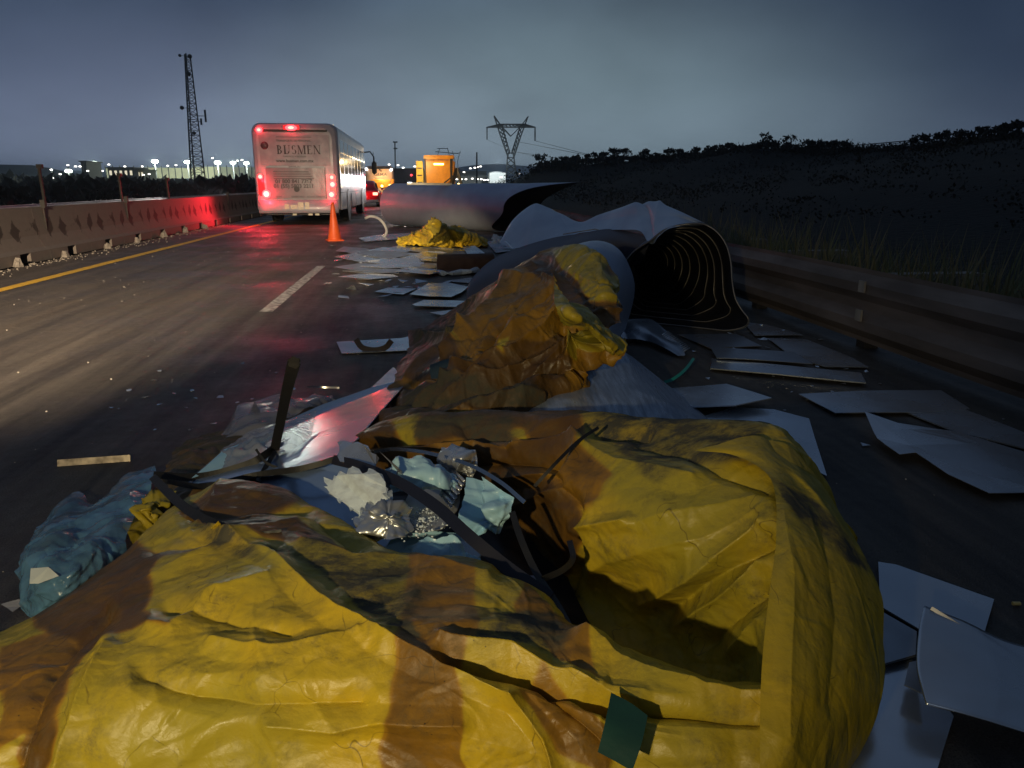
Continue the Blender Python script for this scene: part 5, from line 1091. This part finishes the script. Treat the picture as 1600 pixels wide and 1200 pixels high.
# ---- blue plastic bag, left
BAGM = bpy.data.materials.new('blue_plastic_film'); BAGM.use_nodes = True
t_ = BAGM.node_tree; b_ = t_.nodes['Principled BSDF']; b_.inputs['Base Color'].default_value = (.13, .30, .50, 1); b_.inputs['Roughness'].default_value = .22
n_ = t_.nodes.new('ShaderNodeTexNoise'); n_.inputs['Scale'].default_value = 7; n_.inputs['Detail'].default_value = 6; tcx = t_.nodes.new('ShaderNodeTexCoord'); t_.links.new(tcx.outputs['Object'], n_.inputs['Vector'])
r_ = t_.nodes.new('ShaderNodeMapRange'); t_.links.new(n_.outputs[0], r_.inputs[0]); r_.inputs[1].default_value = .35; r_.inputs[2].default_value = .65; r_.inputs[3].default_value = .35; r_.inputs[4].default_value = .9; t_.links.new(r_.outputs[0], b_.inputs['Alpha'])
bp_ = t_.nodes.new('ShaderNodeBump'); bp_.inputs['Strength'].default_value = .5; bp_.inputs['Distance'].default_value = .02; t_.links.new(n_.outputs[0], bp_.inputs['Height']); t_.links.new(bp_.outputs[0], b_.inputs['Normal'])
bag = thing('plastic_bag', 'crumpled translucent blue plastic bag left of the foreground tarpaulin', 'plastic bag')
patch('bag_film', [
    [(60, 820, .01), (118, 772, .02), (150, 790, .03), (190, 745, .03), (242, 727, .05)],
    [(45, 850, .06), (80, 820, .12), (130, 800, .12), (190, 770, .14), (243, 745, .12)],
    [(26, 885, .07), (70, 860, .18), (120, 850, .16), (170, 820, .18), (225, 780, .16)],
    [(28, 915, .06), (70, 905, .17), (110, 890, .19), (150, 865, .18), (200, 830, .16)],
    [(40, 950, .02), (75, 945, .08), (110, 925, .12), (150, 895, .14), (195, 860, .14)],
    [(60, 975, .005), (95, 960, .02), (130, 935, .03), (165, 905, .05), (200, 880, .06)]], 170, 170, BAGM, bag, 16, .018, .05, .35, seed=51, small=40, crump=((3, .024), (9, .006)))
bg_ = MB(); P = [PT(48, 888, .19), PT(76, 886, .20), PT(92, 900, .19), PT(60, 912, .17), PT(46, 912, .17)]; bg_.add(P, [(0, 1, 2, 3, 4)]); bg_.build('white_label', M('white_card', (.75, .80, .78), rough=.5), bag)

# ---- sheets in and around the hole of the tarpaulins
sheet('long blue white sheet running from the tarpaulin hole towards the bus, with red glints', [(292, 752, .10), (340, 712, .12), (420, 670, .14), (505, 632, .15), (580, 605, .15), (614, 575, .10), (640, 590, .16), (600, 640, .22), (560, 690, .26), (520, 722, .27), (420, 748, .24), (300, 760, .16)], M('blue_white_gloss_sheet', (.36, .47, .64), (.30, .40, .56), .17, .27, metal=.5, scale=2, bump=.12, bscale=4, bdist=.03), th=.004, warp=.008, seed=3, cell=.12)
sheet('reddish lit smooth sheet at the left of the torn foam, under the straps', [(400, 748, .22), (480, 728, .25), (540, 722, .28), (600, 760, .26), (640, 840, .24), (600, 860, .22), (500, 800, .22), (430, 770, .22)], MATS['blue_white_gloss_sheet'], th=.004, seed=5, cell=.12)
sc1 = thing('torn_foil', 'torn white foil and foam with shredded edge in the tarpaulin hole', 'foil')
def ragged(poly, n, a, seed):
    r = random.Random(seed); out = []
    for i in range(len(poly)):
        p, q = poly[i], poly[(i+1) % len(poly)]
        for k in range(n): f = k/n; j = a if k else 0; out.append((p[0]+(q[0]-p[0])*f+r.uniform(-j, j), p[1]+(q[1]-p[1])*f+r.uniform(-j, j), p[2]+(q[2]-p[2])*f))
    return out
sheet('', ragged([(528, 698, .40), (560, 700, .42), (588, 722, .41), (594, 756, .35), (560, 748, .35), (532, 730, .36)], 4, 3, 1), SILV, name='foil_piece', parent=sc1, seed=7, cell=.05, warp=.012)
sheet('', ragged([(508, 764, .36), (545, 744, .41), (592, 750, .42), (614, 790, .37), (610, 834, .31), (560, 826, .31), (546, 790, .34), (528, 792, .34)], 8, 6, 2), FOAM, name='foam_piece', parent=sc1, seed=8, cell=.05, warp=.014)
sheet('grey plate with crumbled white foam in the middle of the hole', ragged([(648, 742, .36), (700, 745, .36), (722, 760, .36), (715, 800, .34), (690, 830, .31), (612, 838, .30), (630, 790, .33)], 3, 2, 4), M('satin_grey_sheet', (.42, .42, .42), (.36, .36, .37), .3, .4, metal=.6, scale=4), seed=9, cell=.06, cat='metal plate')
# ribbed edge piece
rb = thing('ribbed_strip', 'short metal strip with bright pressed ribs inside the tarpaulin hole', 'metal strip')
P0 = Vector(PT(705, 795, .36)); P1 = Vector(PT(728, 752, .38)); W_ = (Vector(PT(690, 778, .37))-P0)*1.3
MB().add([P0, P1, P1+W_, P0+W_], [(0, 1, 2, 3)]).build('strip_plate', SILV, rb)
for k in range(6): q = P0.lerp(P1, (k+.5)/6); MB().tube([q+Vector((0, 0, .006)), q+W_*.8+Vector((0, 0, .006))], .0055, 6).build('pressed_rib', SILV, rb, True)
fm = thing('blue_film', 'creased pale blue film hanging over the right side of the hole', 'film')
patch('film_sheet', [[(728, 745, .42), (748, 742, .44), (775, 760, .44), (803, 778, .42)], [(726, 780, .38), (750, 778, .40), (775, 790, .40), (797, 800, .38)], [(724, 815, .33), (745, 812, .35), (765, 818, .35), (786, 822, .34)], [(735, 842, .29), (745, 838, .30), (758, 836, .31), (772, 835, .31)]], 60, 60, BLUEF, fm, 24, .02, .04, .25, seed=61, small=20)
sheet('deep blue sheet at the bottom of the hole, above the foreground tarpaulin crest', ragged([(612, 840, .27), (660, 828, .28), (715, 835, .27), (745, 860, .26), (728, 885, .25), (640, 880, .24), (600, 860, .24)], 3, 2, 6), BLUEF, seed=10, cell=.08)
FOAMB = MB(); r = random.Random(5)
for k in range(240):
    u = r.gauss(655, 20); v = r.gauss(815, 11); p = PT(u, v, .335); rock(FOAMB, p[0], p[1], p[2], .001+.0045*r.random()**2.5, r)
for k in range(110):
    u = r.gauss(590, 14); v = r.gauss(826, 7); p = PT(u, v, .335); rock(FOAMB, p[0], p[1], p[2], .001+.004*r.random()**2.5, r)
tag(FOAMB.build('foam_crumbs', FOAM), 'crumbled white foam scattered in the tarpaulin hole', 'foam crumbs', kind='stuff')
sheet('crumpled grey lilac foil scrap near the back of the hole', ragged([(690, 712, .40), (712, 705, .41), (738, 722, .40), (740, 745, .38), (715, 742, .38), (690, 730, .39)], 4, 3, 9), SILV, seed=12, cell=.04, warp=.016, cat='foil')
sheet('small pale lilac tag where two black straps cross', [(825, 905, .30), (845, 905, .31), (852, 922, .30), (832, 926, .29)], M('lilac_plastic', (.35, .33, .42), rough=.4), seed=13, cat='tag', name='plastic_tag', cell=.1)
# dark liner beneath everything in the hole so the heap is solid
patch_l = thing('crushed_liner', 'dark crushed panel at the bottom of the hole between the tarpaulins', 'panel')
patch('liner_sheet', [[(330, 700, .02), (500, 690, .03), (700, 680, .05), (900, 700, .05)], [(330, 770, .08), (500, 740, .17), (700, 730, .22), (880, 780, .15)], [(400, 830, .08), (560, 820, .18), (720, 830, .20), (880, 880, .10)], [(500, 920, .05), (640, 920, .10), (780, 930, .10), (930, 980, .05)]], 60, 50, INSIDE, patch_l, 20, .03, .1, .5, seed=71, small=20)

def band(name, label, cat, pts, wid, mat=BLKST, group=None, th=.003):
    P = np.array([PT(*p) for p in pts]); G = catmull(P, 8*len(P)); mb = MB(); L_ = []
    for i, g in enumerate(G):
        d = G[min(i+1, len(G)-1)]-G[max(i-1, 0)]; d /= np.linalg.norm(d); vw = g-np.array([0, 0, CZ]); n = np.cross(d, vw); n /= np.linalg.norm(n); w = np.cross(n, d); w *= np.sign(w[2]) or 1; n = n*wid/2; w = w*th/2
        L_.append([g-n-w, g+n-w, g+n+w, g-n+w])
    loft(mb, L_); return tag(mb.build(name, mat), label, cat, group)
S_G = 'black straps and bands over the hole'
band('strap', 'broad dark curved band across the hole from left of the foam to the tarpaulin crest', 'band', [(520, 718, .36), (560, 728, .40), (620, 752, .42), (680, 790, .42), (730, 835, .40), (790, 885, .36), (860, 935, .34)], .034, M('dark_blue_band', (.012, .013, .026), rough=.45), S_G)
band('strap', 'black strap lying over the blue white sheet, pointing left', 'strap', [(240, 742, .14), (310, 745, .17), (380, 728, .21), (412, 712, .24), (440, 690, .24)], .03, group=S_G)
band('strap', 'black strap from the brown tarpaulin point to the foreground crest', 'strap', [(262, 752, .16), (320, 760, .22), (400, 742, .26), (470, 732, .30), (530, 715, .33), (560, 700, .34)], .022, group=S_G)
band('strap', 'black strap hanging down the dark hollow at the right of the hole', 'strap', [(800, 800, .42), (815, 845, .38), (838, 895, .34), (870, 945, .34), (900, 1000, .36)], .018, group=S_G)
band('strap', 'short black strap branching right in the dark hollow', 'strap', [(848, 905, .34), (880, 890, .34), (895, 872, .34), (890, 845, .34)], .016, group=S_G)
band('strap', 'thin dark strap slanting from the brown fold towards the ridge of the big tarpaulin', 'strap', [(835, 760, .44), (870, 722, .50), (905, 688, .53), (935, 668, .54)], .010, group=S_G)
band('strap', 'black bundle of strap crossing the left part of the foreground tarpaulin', 'strap', [(238, 745, .18), (285, 790, .30), (340, 822, .36), (400, 838, .385), (440, 836, .39)], .030, group=S_G)
band('metal_hoop', 'thin shiny curved hoop with a red glint over the brown folds', 'hoop', [(585, 706, .36), (620, 702, .39), (670, 708, .42), (730, 725, .44), (780, 752, .44), (820, 785, .42)], .012, CHR)
band('dark_stake', 'upright dark flat stake standing in the blue sheets', 'stake', [(427, 712, .20), (438, 660, .42), (448, 612, .62), (458, 572, .80), (460, 566, .82)], .036, M('tarry_wood', (.008, .007, .009), (.016, .014, .014), .8))
band('dark_stake', 'short thin stick crossing the foot of the upright stake', 'stick', [(400, 702, .30), (415, 722, .26), (436, 732, .24)], .010)
band('dark_stake', 'lower thin dark piece under the upright stake', 'stick', [(430, 705, .26), (412, 735, .24), (402, 752, .24)], .018)

# ---- loose plates on the road: left of the wreck
G1 = 'metal sheets scattered over the left side of the wreck'; G2 = 'metal sheets scattered along the right side'
def Z(pts, z=.01): return [(p[0], p[1], p[2] if len(p) > 2 else z) for p in pts]
sheet('purplish pale sheet lying alone under a curled dark strip, left of the middle tarpaulin', Z([(526, 536), (628, 528), (655, 522), (648, 548), (534, 553)]), SHEETM, group=G1, seed=1)
sheet('pale sheet nearest the middle tarpaulin among the left sheets, topmost small corner', Z([(672, 490), (700, 487), (730, 482), (735, 492), (690, 494)]), SHEETM, group=G1, seed=2)
sheet('long pale sheet with a pointed left end, nearest of the left sheets', Z([(644, 476), (662, 469), (731, 471), (735, 480), (650, 478)], .03), SHEETM, group=G1, seed=3, th=.006)
sheet('large irregular pale sheet in the middle of the left sheets', Z([(640, 460), (668, 444), (705, 443), (732, 449), (722, 458), (705, 465), (670, 464)], .03), SHEETM, group=G1, seed=4, th=.005)
sheet('small pale diamond shaped sheet left of the large irregular one', Z([(585, 456), (607, 450), (650, 451), (630, 460)], .02), SHEETM, group=G1, seed=5)
sheet('pale thin sheet in front of the brown roll', Z([(695, 440), (735, 434), (760, 440), (735, 443)]), SHEETM, group=G1, seed=15)
rr = random.Random(77)
places = ['left edge of', 'near the middle of', 'right part of', 'front of', 'back of']
for i in range(26):
    row = i // 5; v = 392+row*8.2+rr.uniform(-2, 2); u = 560+(i % 5)*36+rr.uniform(-12, 12)+(row*4); w = rr.uniform(26, 48); h = rr.uniform(3.5, 6.5); sk = rr.uniform(-12, 12); z = rr.uniform(.01, .05)
    px = [(u-w, v+rr.uniform(-1, 1), z), (u-w*.3+sk, v-h, z+.01), (u+w*.8+sk, v-h*.7, z+.02), (u+w, v+rr.uniform(-1, 2), z), (u+w*.1-sk, v+h, z)]
    sheet(f'{["narrow", "broad", "jagged", "bent", "overlapping"][rr.randrange(5)]} glossy plate, {["front","second","third","fourth","fifth","back"][5-row] if row<6 else "back"} row of the pile before the small yellow heap, {["first","second","third","fourth","fifth"][i%5]} from left', px, SHEETM if i % 3 else SHEETG, group=G1, seed=20+i, warp=.012, cell=.5)
sheet('bluish flat sheet tilted between the small yellow heap and the duct', Z([(722, 386, .12), (742, 384, .12), (765, 402, .03), (735, 405, .03)]), SHEETM, group=G1, seed=60)
sheet('pale flat sheet left of the small yellow heap under the white hoop', Z([(560, 372), (600, 366), (650, 364), (640, 372), (570, 378)], .02), SHEETM, group=G1, seed=61)
sheet('bluish sheet scrap right of the small yellow heap, under the duct', Z([(760, 378), (790, 374), (800, 392), (775, 396)], .02), SHEETM, group=G1, seed=62)
tag(MB().tube([Vector(PT(684, 412, .14)), Vector(PT(700, 412, .14)), Vector(PT(770, 410, .14))], .14, 12).build('cardboard_roll', M('brown_cardboard', (.16, .085, .05), (.10, .05, .03), .8, scale=6, bump=.3), None, True), 'brown cardboard roll behind the pale sheets, against the duct', 'cardboard roll')
mb = MB(); pts = [Vector(PT(u, v, z)) for u, v, z in ((683, 424, .03), (692, 427, .05), (706, 427, .05), (720, 425, .05), (735, 424, .06), (748, 420, .05))]; mb.tube(pts, [.03, .04, .03, .045, .03, .05], 7); tag(mb.build('foam_strip', FOAM), 'ragged white foam strip below the brown roll', 'foam strip')
FP = MB(); [rock(FP, *PT(777+rr.gauss(0, 5), 374+rr.gauss(0, 5), .1+rr.random()*.1), rr.uniform(.04, .09), rr) for _ in range(12)]; tag(FP.build('crumpled_paper', FOAM), 'crumpled whitish scrap beside the duct left edge', 'scrap')
pts = [Vector(PT(u, v, z)) for u, v, z in ((571, 341, -19.8), (579, 338, -19.7), (589, 340, -19.6), (597, 346, -19.5), (602, 354, -19.5), (604, 362, -19.4), (601, 369, -19.3), (595, 374, -19.2))]
tag(MB().tube([Vector(p) for p in catmull([tuple(p) for p in pts], 30)], .035, 8).build('white_hoop', M('white_hoop_plastic', (.75, .72, .66), (.6, .55, .5), .35), None, True), 'curved white hoop standing up on the road right of the cone', 'hoop')
band('curled_strip', 'curled dark torn strip lying on the purplish sheet', 'strip', [(556, 530, .10), (566, 543, .04), (585, 547, .02), (602, 543, .04), (612, 532, .10)], .045, M('torn_dark_rubber', (.05, .035, .035), rough=.7))
band('metal_strip', 'long pale metal strip alone on the asphalt at the left', 'metal strip', [(90, 724, .012), (204, 716, .012)], .034, M('dusty_pale_metal', (.62, .52, .40), (.32, .26, .2), .4, .55, metal=.4, scale=30, contrast=(.4, .7)), th=.012)
band('metal_strip', 'thin dark metal sliver on the asphalt above the upright stake', 'metal strip', [(480, 604, .01), (500, 605, .02), (530, 606, .01)], .012, CHR)
cm = thing('clear_film', 'shiny crinkled clear film at the edge of the flat brown tarpaulin', 'film')
FILM = M('clear_crinkled_film', (.35, .36, .44), (.25, .25, .32), .12, .25, scale=9, bump=.6, bscale=22, alpha=.6)
patch('film_sheet', [[(345, 680, .05), (390, 630, .10), (450, 625, .10), (495, 620, .06), (520, 618, .04)], [(352, 690, .08), (400, 660, .14), (450, 640, .13), (495, 630, .1), (520, 628, .06)], [(360, 700, .06), (405, 678, .12), (450, 655, .12), (495, 640, .08), (515, 634, .05)]], 70, 40, FILM, cm, 30, .02, .05, .3, seed=81, small=30)

# ---- right side plates
R_ = [
 ('wide sheet reaching out from under the ribbed mouth, farthest right sheets', [(1160, 503), (1195, 508), (1255, 525), (1180, 526)], .01),
 ('dark glossy plate just below the ribbed mouth', [(1060, 522), (1150, 522), (1190, 540), (1110, 545)], .02),
 ('long sheet with a straight front edge, middle right, small specks on it', [(1112, 562), (1240, 575), (1345, 585), (1353, 601), (1110, 577)], .02),
 ('thin bluish plate behind the long straight edged sheet', [(1110, 545), (1180, 550), (1240, 553), (1270, 570), (1120, 562)], .03),
 ('sheet with a dark reflection stripe beside the guardrail foot', [(1200, 530), (1260, 531), (1330, 560), (1357, 575), (1290, 574), (1240, 560)], .012),
 ('pointed sheet right of the scratched panel', [(1040, 608), (1135, 601), (1206, 626), (1150, 636), (1080, 636)], .05),
 ('large blue sheet behind the ridge of the big tarpaulin', [(1085, 655), (1145, 637), (1210, 640), (1264, 654), (1275, 690), (1292, 745), (1240, 720), (1180, 690)], .012),
 ('long pale sheet with a slanted left tip in the upper right', [(1248, 616), (1340, 613), (1470, 611), (1515, 640), (1440, 645), (1305, 646)], .02),
 ('wide sheet touching the right picture edge, front of the long pale one', [(1410, 643), (1505, 641), (1600, 678), (1640, 700), (1640, 712), (1495, 677)], .012),
 ('sheet with a curved pointed left tip at the right', [(1349, 663), (1400, 673), (1495, 677), (1600, 706), (1640, 720), (1640, 770), (1545, 773), (1480, 745), (1430, 712), (1405, 715), (1370, 690)], .03),
 ('broad blue sheet right of the side flap, upper one of the corner pile', [(1372, 880), (1400, 884), (1553, 938), (1535, 1000), (1460, 1000), (1375, 950)], .012),
 ('dull grey green plate beside the side flap, in the corner pile', [(1365, 950), (1432, 990), (1430, 1026), (1360, 1044)], .03),
 ('lowest blue sheet in the bottom right corner pile, two small holes in it', [(1340, 1050), (1425, 1032), (1490, 1120), (1462, 1210), (1440, 1260), (1280, 1260)], .012),
]
for i, (lab, px, z) in enumerate(R_): sheet(lab, Z(px, z), SHEETG if i in (1, 3, 11) else SHEETM, group=G2, seed=100+i, th=.003+.002*(i % 3), warp=.005+.003*(i % 2), curl=(1349, 663, .5, .10) if i == 9 else None)
cs_ = patch('metal_sheet', [[(1443, 948, .165), (1500, 972, .14), (1570, 1003, .105), (1650, 1022, .08)], [(1434, 990, .155), (1500, 1012, .13), (1570, 1040, .10), (1650, 1060, .075)], [(1432, 1045, .125), (1500, 1066, .105), (1570, 1085, .085), (1650, 1110, .065)], [(1446, 1102, .085), (1500, 1116, .08), (1565, 1136, .065), (1650, 1162, .05)]], 40, 30, SHEETM, None, 4, .006, .12, .5, seed=130, small=3)
tag(cs_, 'topmost curved sheet in the bottom right corner, bright glint on its upper edge', 'metal sheet', G2)
md_ = cs_.modifiers.new('thickness', 'SOLIDIFY'); md_.thickness = .004
band('edge_glint_strip', 'bright narrow strip added as the glint on the topmost corner sheet', 'metal strip', [(1455, 950, .17), (1490, 972, .15), (1518, 992, .13)], .010, M('edge_highlight_metal', (.8, .8, .8)))  # pale strip added to draw the glint along the sheet edge
sheet('narrow angle piece poking out left of the topmost corner sheet', [(1412, 1075, .05), (1420, 1040, .05), (1440, 1035, .05), (1448, 1092, .05)], SHEETG, group=G2, seed=131)
rp = thing('ribbed_strip', 'ribbed bright edge of a dark sheet right of the middle tarpaulin', 'metal strip')
P0 = Vector(PT(1034, 524, .10)); P1 = Vector(PT(1067, 550, .04)); W_ = Vector((.07, .05, .02))
for k in range(14): q = P0.lerp(P1, k/13); MB().tube([q, q+W_], .0075, 6).build('pressed_rib', SILV, rp, True)
patch('strip_plate', [[(968, 500, .10), (1000, 498, .14), (1020, 500, .14), (1045, 520, .11)], [(960, 515, .08), (1000, 512, .12), (1030, 524, .10), (1070, 552, .04)], [(975, 530, .04), (1010, 532, .05), (1040, 545, .04), (1060, 556, .02)]], 30, 20, SHEETG, rp, 6, .01, .1, .5, seed=91, small=4)
band('green_strap', 'short turquoise green strap curving on the asphalt', 'strap', [(1038, 597, .02), (1052, 592, .03), (1070, 578, .05), (1084, 560, .07)], .02, M('turquoise_plastic', (.03, .42, .34), rough=.35))
tag(MB().tube([Vector(PT(1582, 943, .008)), Vector(PT(1594, 943, .008))], .006, 6).build('yellow_chip', M('chip_yellow', (.8, .65, .25), rough=.4)), 'tiny yellow chip on the asphalt near the right picture edge', 'chip')

# small torn scraps thrown around the wreck
rs = random.Random(44); mb = MB()
def scrap(x, y, s, z=.004):
    a = rs.uniform(0, 6.28); n = rs.choice((3, 4, 4, 5)); vs = [(x+s*rs.uniform(.5, 1.2)*math.cos(a+2*PI*k/n)*1.3, y+s*rs.uniform(.5, 1.2)*math.sin(a+2*PI*k/n), z+abs(rs.gauss(0, .35))*s) for k in range(n)]
    vs += [(q[0], q[1], q[2]+.002) for q in vs]; mb.add(vs, [tuple(range(n))[::-1], tuple(range(n, 2*n))]+[(k, (k+1) % n, n+(k+1) % n, n+k) for k in range(n)])
for k in range(60): p = PT(rs.gauss(620, 50), rs.gauss(425, 22), 0); scrap(p[0], p[1], rs.uniform(.02, .09))
for k in range(40): p = PT(rs.gauss(330, 120), rs.gauss(640, 40), 0); scrap(p[0], p[1], rs.uniform(.005, .02))
for k in range(50): p = PT(rs.gauss(1250, 150), rs.gauss(600, 50), 0); scrap(p[0], p[1], rs.uniform(.006, .025))
for k in range(30): p = PT(rs.gauss(1180, 50), rs.gauss(530, 12), 0); scrap(p[0], p[1], rs.uniform(.01, .04))
tag(mb.build('debris', SHEETM), 'small torn metal scraps strewn round the wreck', 'debris', kind='stuff')

for lab, poly, mt in (
    ('small white torn foil tongue sticking up at the centre back of the hole', [(617, 752, .36), (622, 735, .44), (628, 738, .44), (632, 756, .36)], SILV),
    ('tiny yellow torn tarpaulin triangle standing on the brown part of the foreground tarpaulin', [(330, 826, .38), (341, 815, .41), (351, 826, .38)], TARP),
    ('pale blue film strip left of the upright stake', [(300, 748, .17), (350, 705, .20), (400, 685, .22), (440, 672, .22), (410, 700, .20), (350, 735, .17)], BLUEF),
    ('grey blue plate edge below the broad dark band', [(700, 850, .30), (740, 846, .31), (762, 862, .29), (735, 884, .27)], SHEETG),
    ('small lilac plastic flap poking up behind the flat brown tarpaulin', [(388, 655, .04), (398, 628, .22), (408, 646, .12), (402, 668, .06)], FILM),
    ('crinkled clear scrap by the left tarpaulin edge below the blue bag', [(2, 946, .02), (30, 938, .03), (44, 944, .02), (20, 958, .01)], FILM)):
    sheet(lab, ragged(poly, 2, 1.2, len(lab)), mt, cat='scrap', name='torn_scrap', seed=len(lab), cell=.03, warp=.004)

for lab, rows, mt, cr in (
    ('crumpled bright foil heap left of the grey plate, under the broad dark band', [[(560, 790, .36), (600, 778, .40), (640, 790, .37)], [(565, 815, .35), (605, 800, .41), (640, 812, .36)], [(580, 850, .30), (610, 838, .34), (640, 838, .31)]], SILV, .022),
    ('crumpled pale blue film bunched behind the grey plate', [[(600, 735, .38), (640, 722, .43), (690, 728, .42), (715, 740, .40)], [(605, 752, .36), (645, 742, .42), (690, 748, .41), (716, 756, .39)], [(612, 770, .33), (650, 764, .37), (690, 768, .37), (715, 772, .35)]], BLUEF, .018),
    ('crumpled blue film lying along the lower edge of the hole', [[(625, 858, .28), (670, 846, .31), (720, 856, .30), (752, 868, .28)], [(640, 876, .26), (680, 866, .30), (722, 874, .29), (745, 882, .27)], [(655, 892, .25), (690, 888, .27), (720, 892, .26), (738, 894, .25)]], BLUEF, .016),
    ('shiny crinkled film over the long blue white sheet by the stake', [[(350, 700, .19), (395, 672, .23), (450, 655, .25), (495, 640, .22)], [(345, 722, .18), (395, 700, .23), (450, 682, .25), (490, 668, .22)], [(350, 745, .17), (395, 730, .20), (445, 712, .22), (480, 700, .21)]], FILM, .016),
    ('torn silver strip end under the brown folds, right of the hoop', [[(690, 700, .42), (720, 703, .43), (745, 715, .42)], [(692, 718, .40), (722, 722, .42), (742, 730, .40)], [(700, 738, .37), (722, 742, .38), (738, 746, .37)]], SILV, .018)):
    o = patch('torn_film', rows, 50, 40, mt, None, 14, cr, .03, .18, crump=((9, cr*.7),), seed=len(lab), small=24); tag(o, lab, 'film')
# ------------------------------------------------------------------ night haze over the road
HZ = bpy.data.materials.new('haze_air'); HZ.use_nodes = True; ht = HZ.node_tree; ht.nodes.clear()
ho = ht.nodes.new('ShaderNodeOutputMaterial'); hv = ht.nodes.new('ShaderNodeVolumePrincipled'); hv.inputs['Density'].default_value = .00045; hv.inputs['Color'].default_value = (.72, .84, 1, 1); hv.inputs['Anisotropy'].default_value = .55
ht.links.new(hv.outputs[0], ho.inputs['Volume'])
tag(MB().box(-2600, 2600, -70, 5200, -30, 45).build('haze', HZ), kind='stuff')
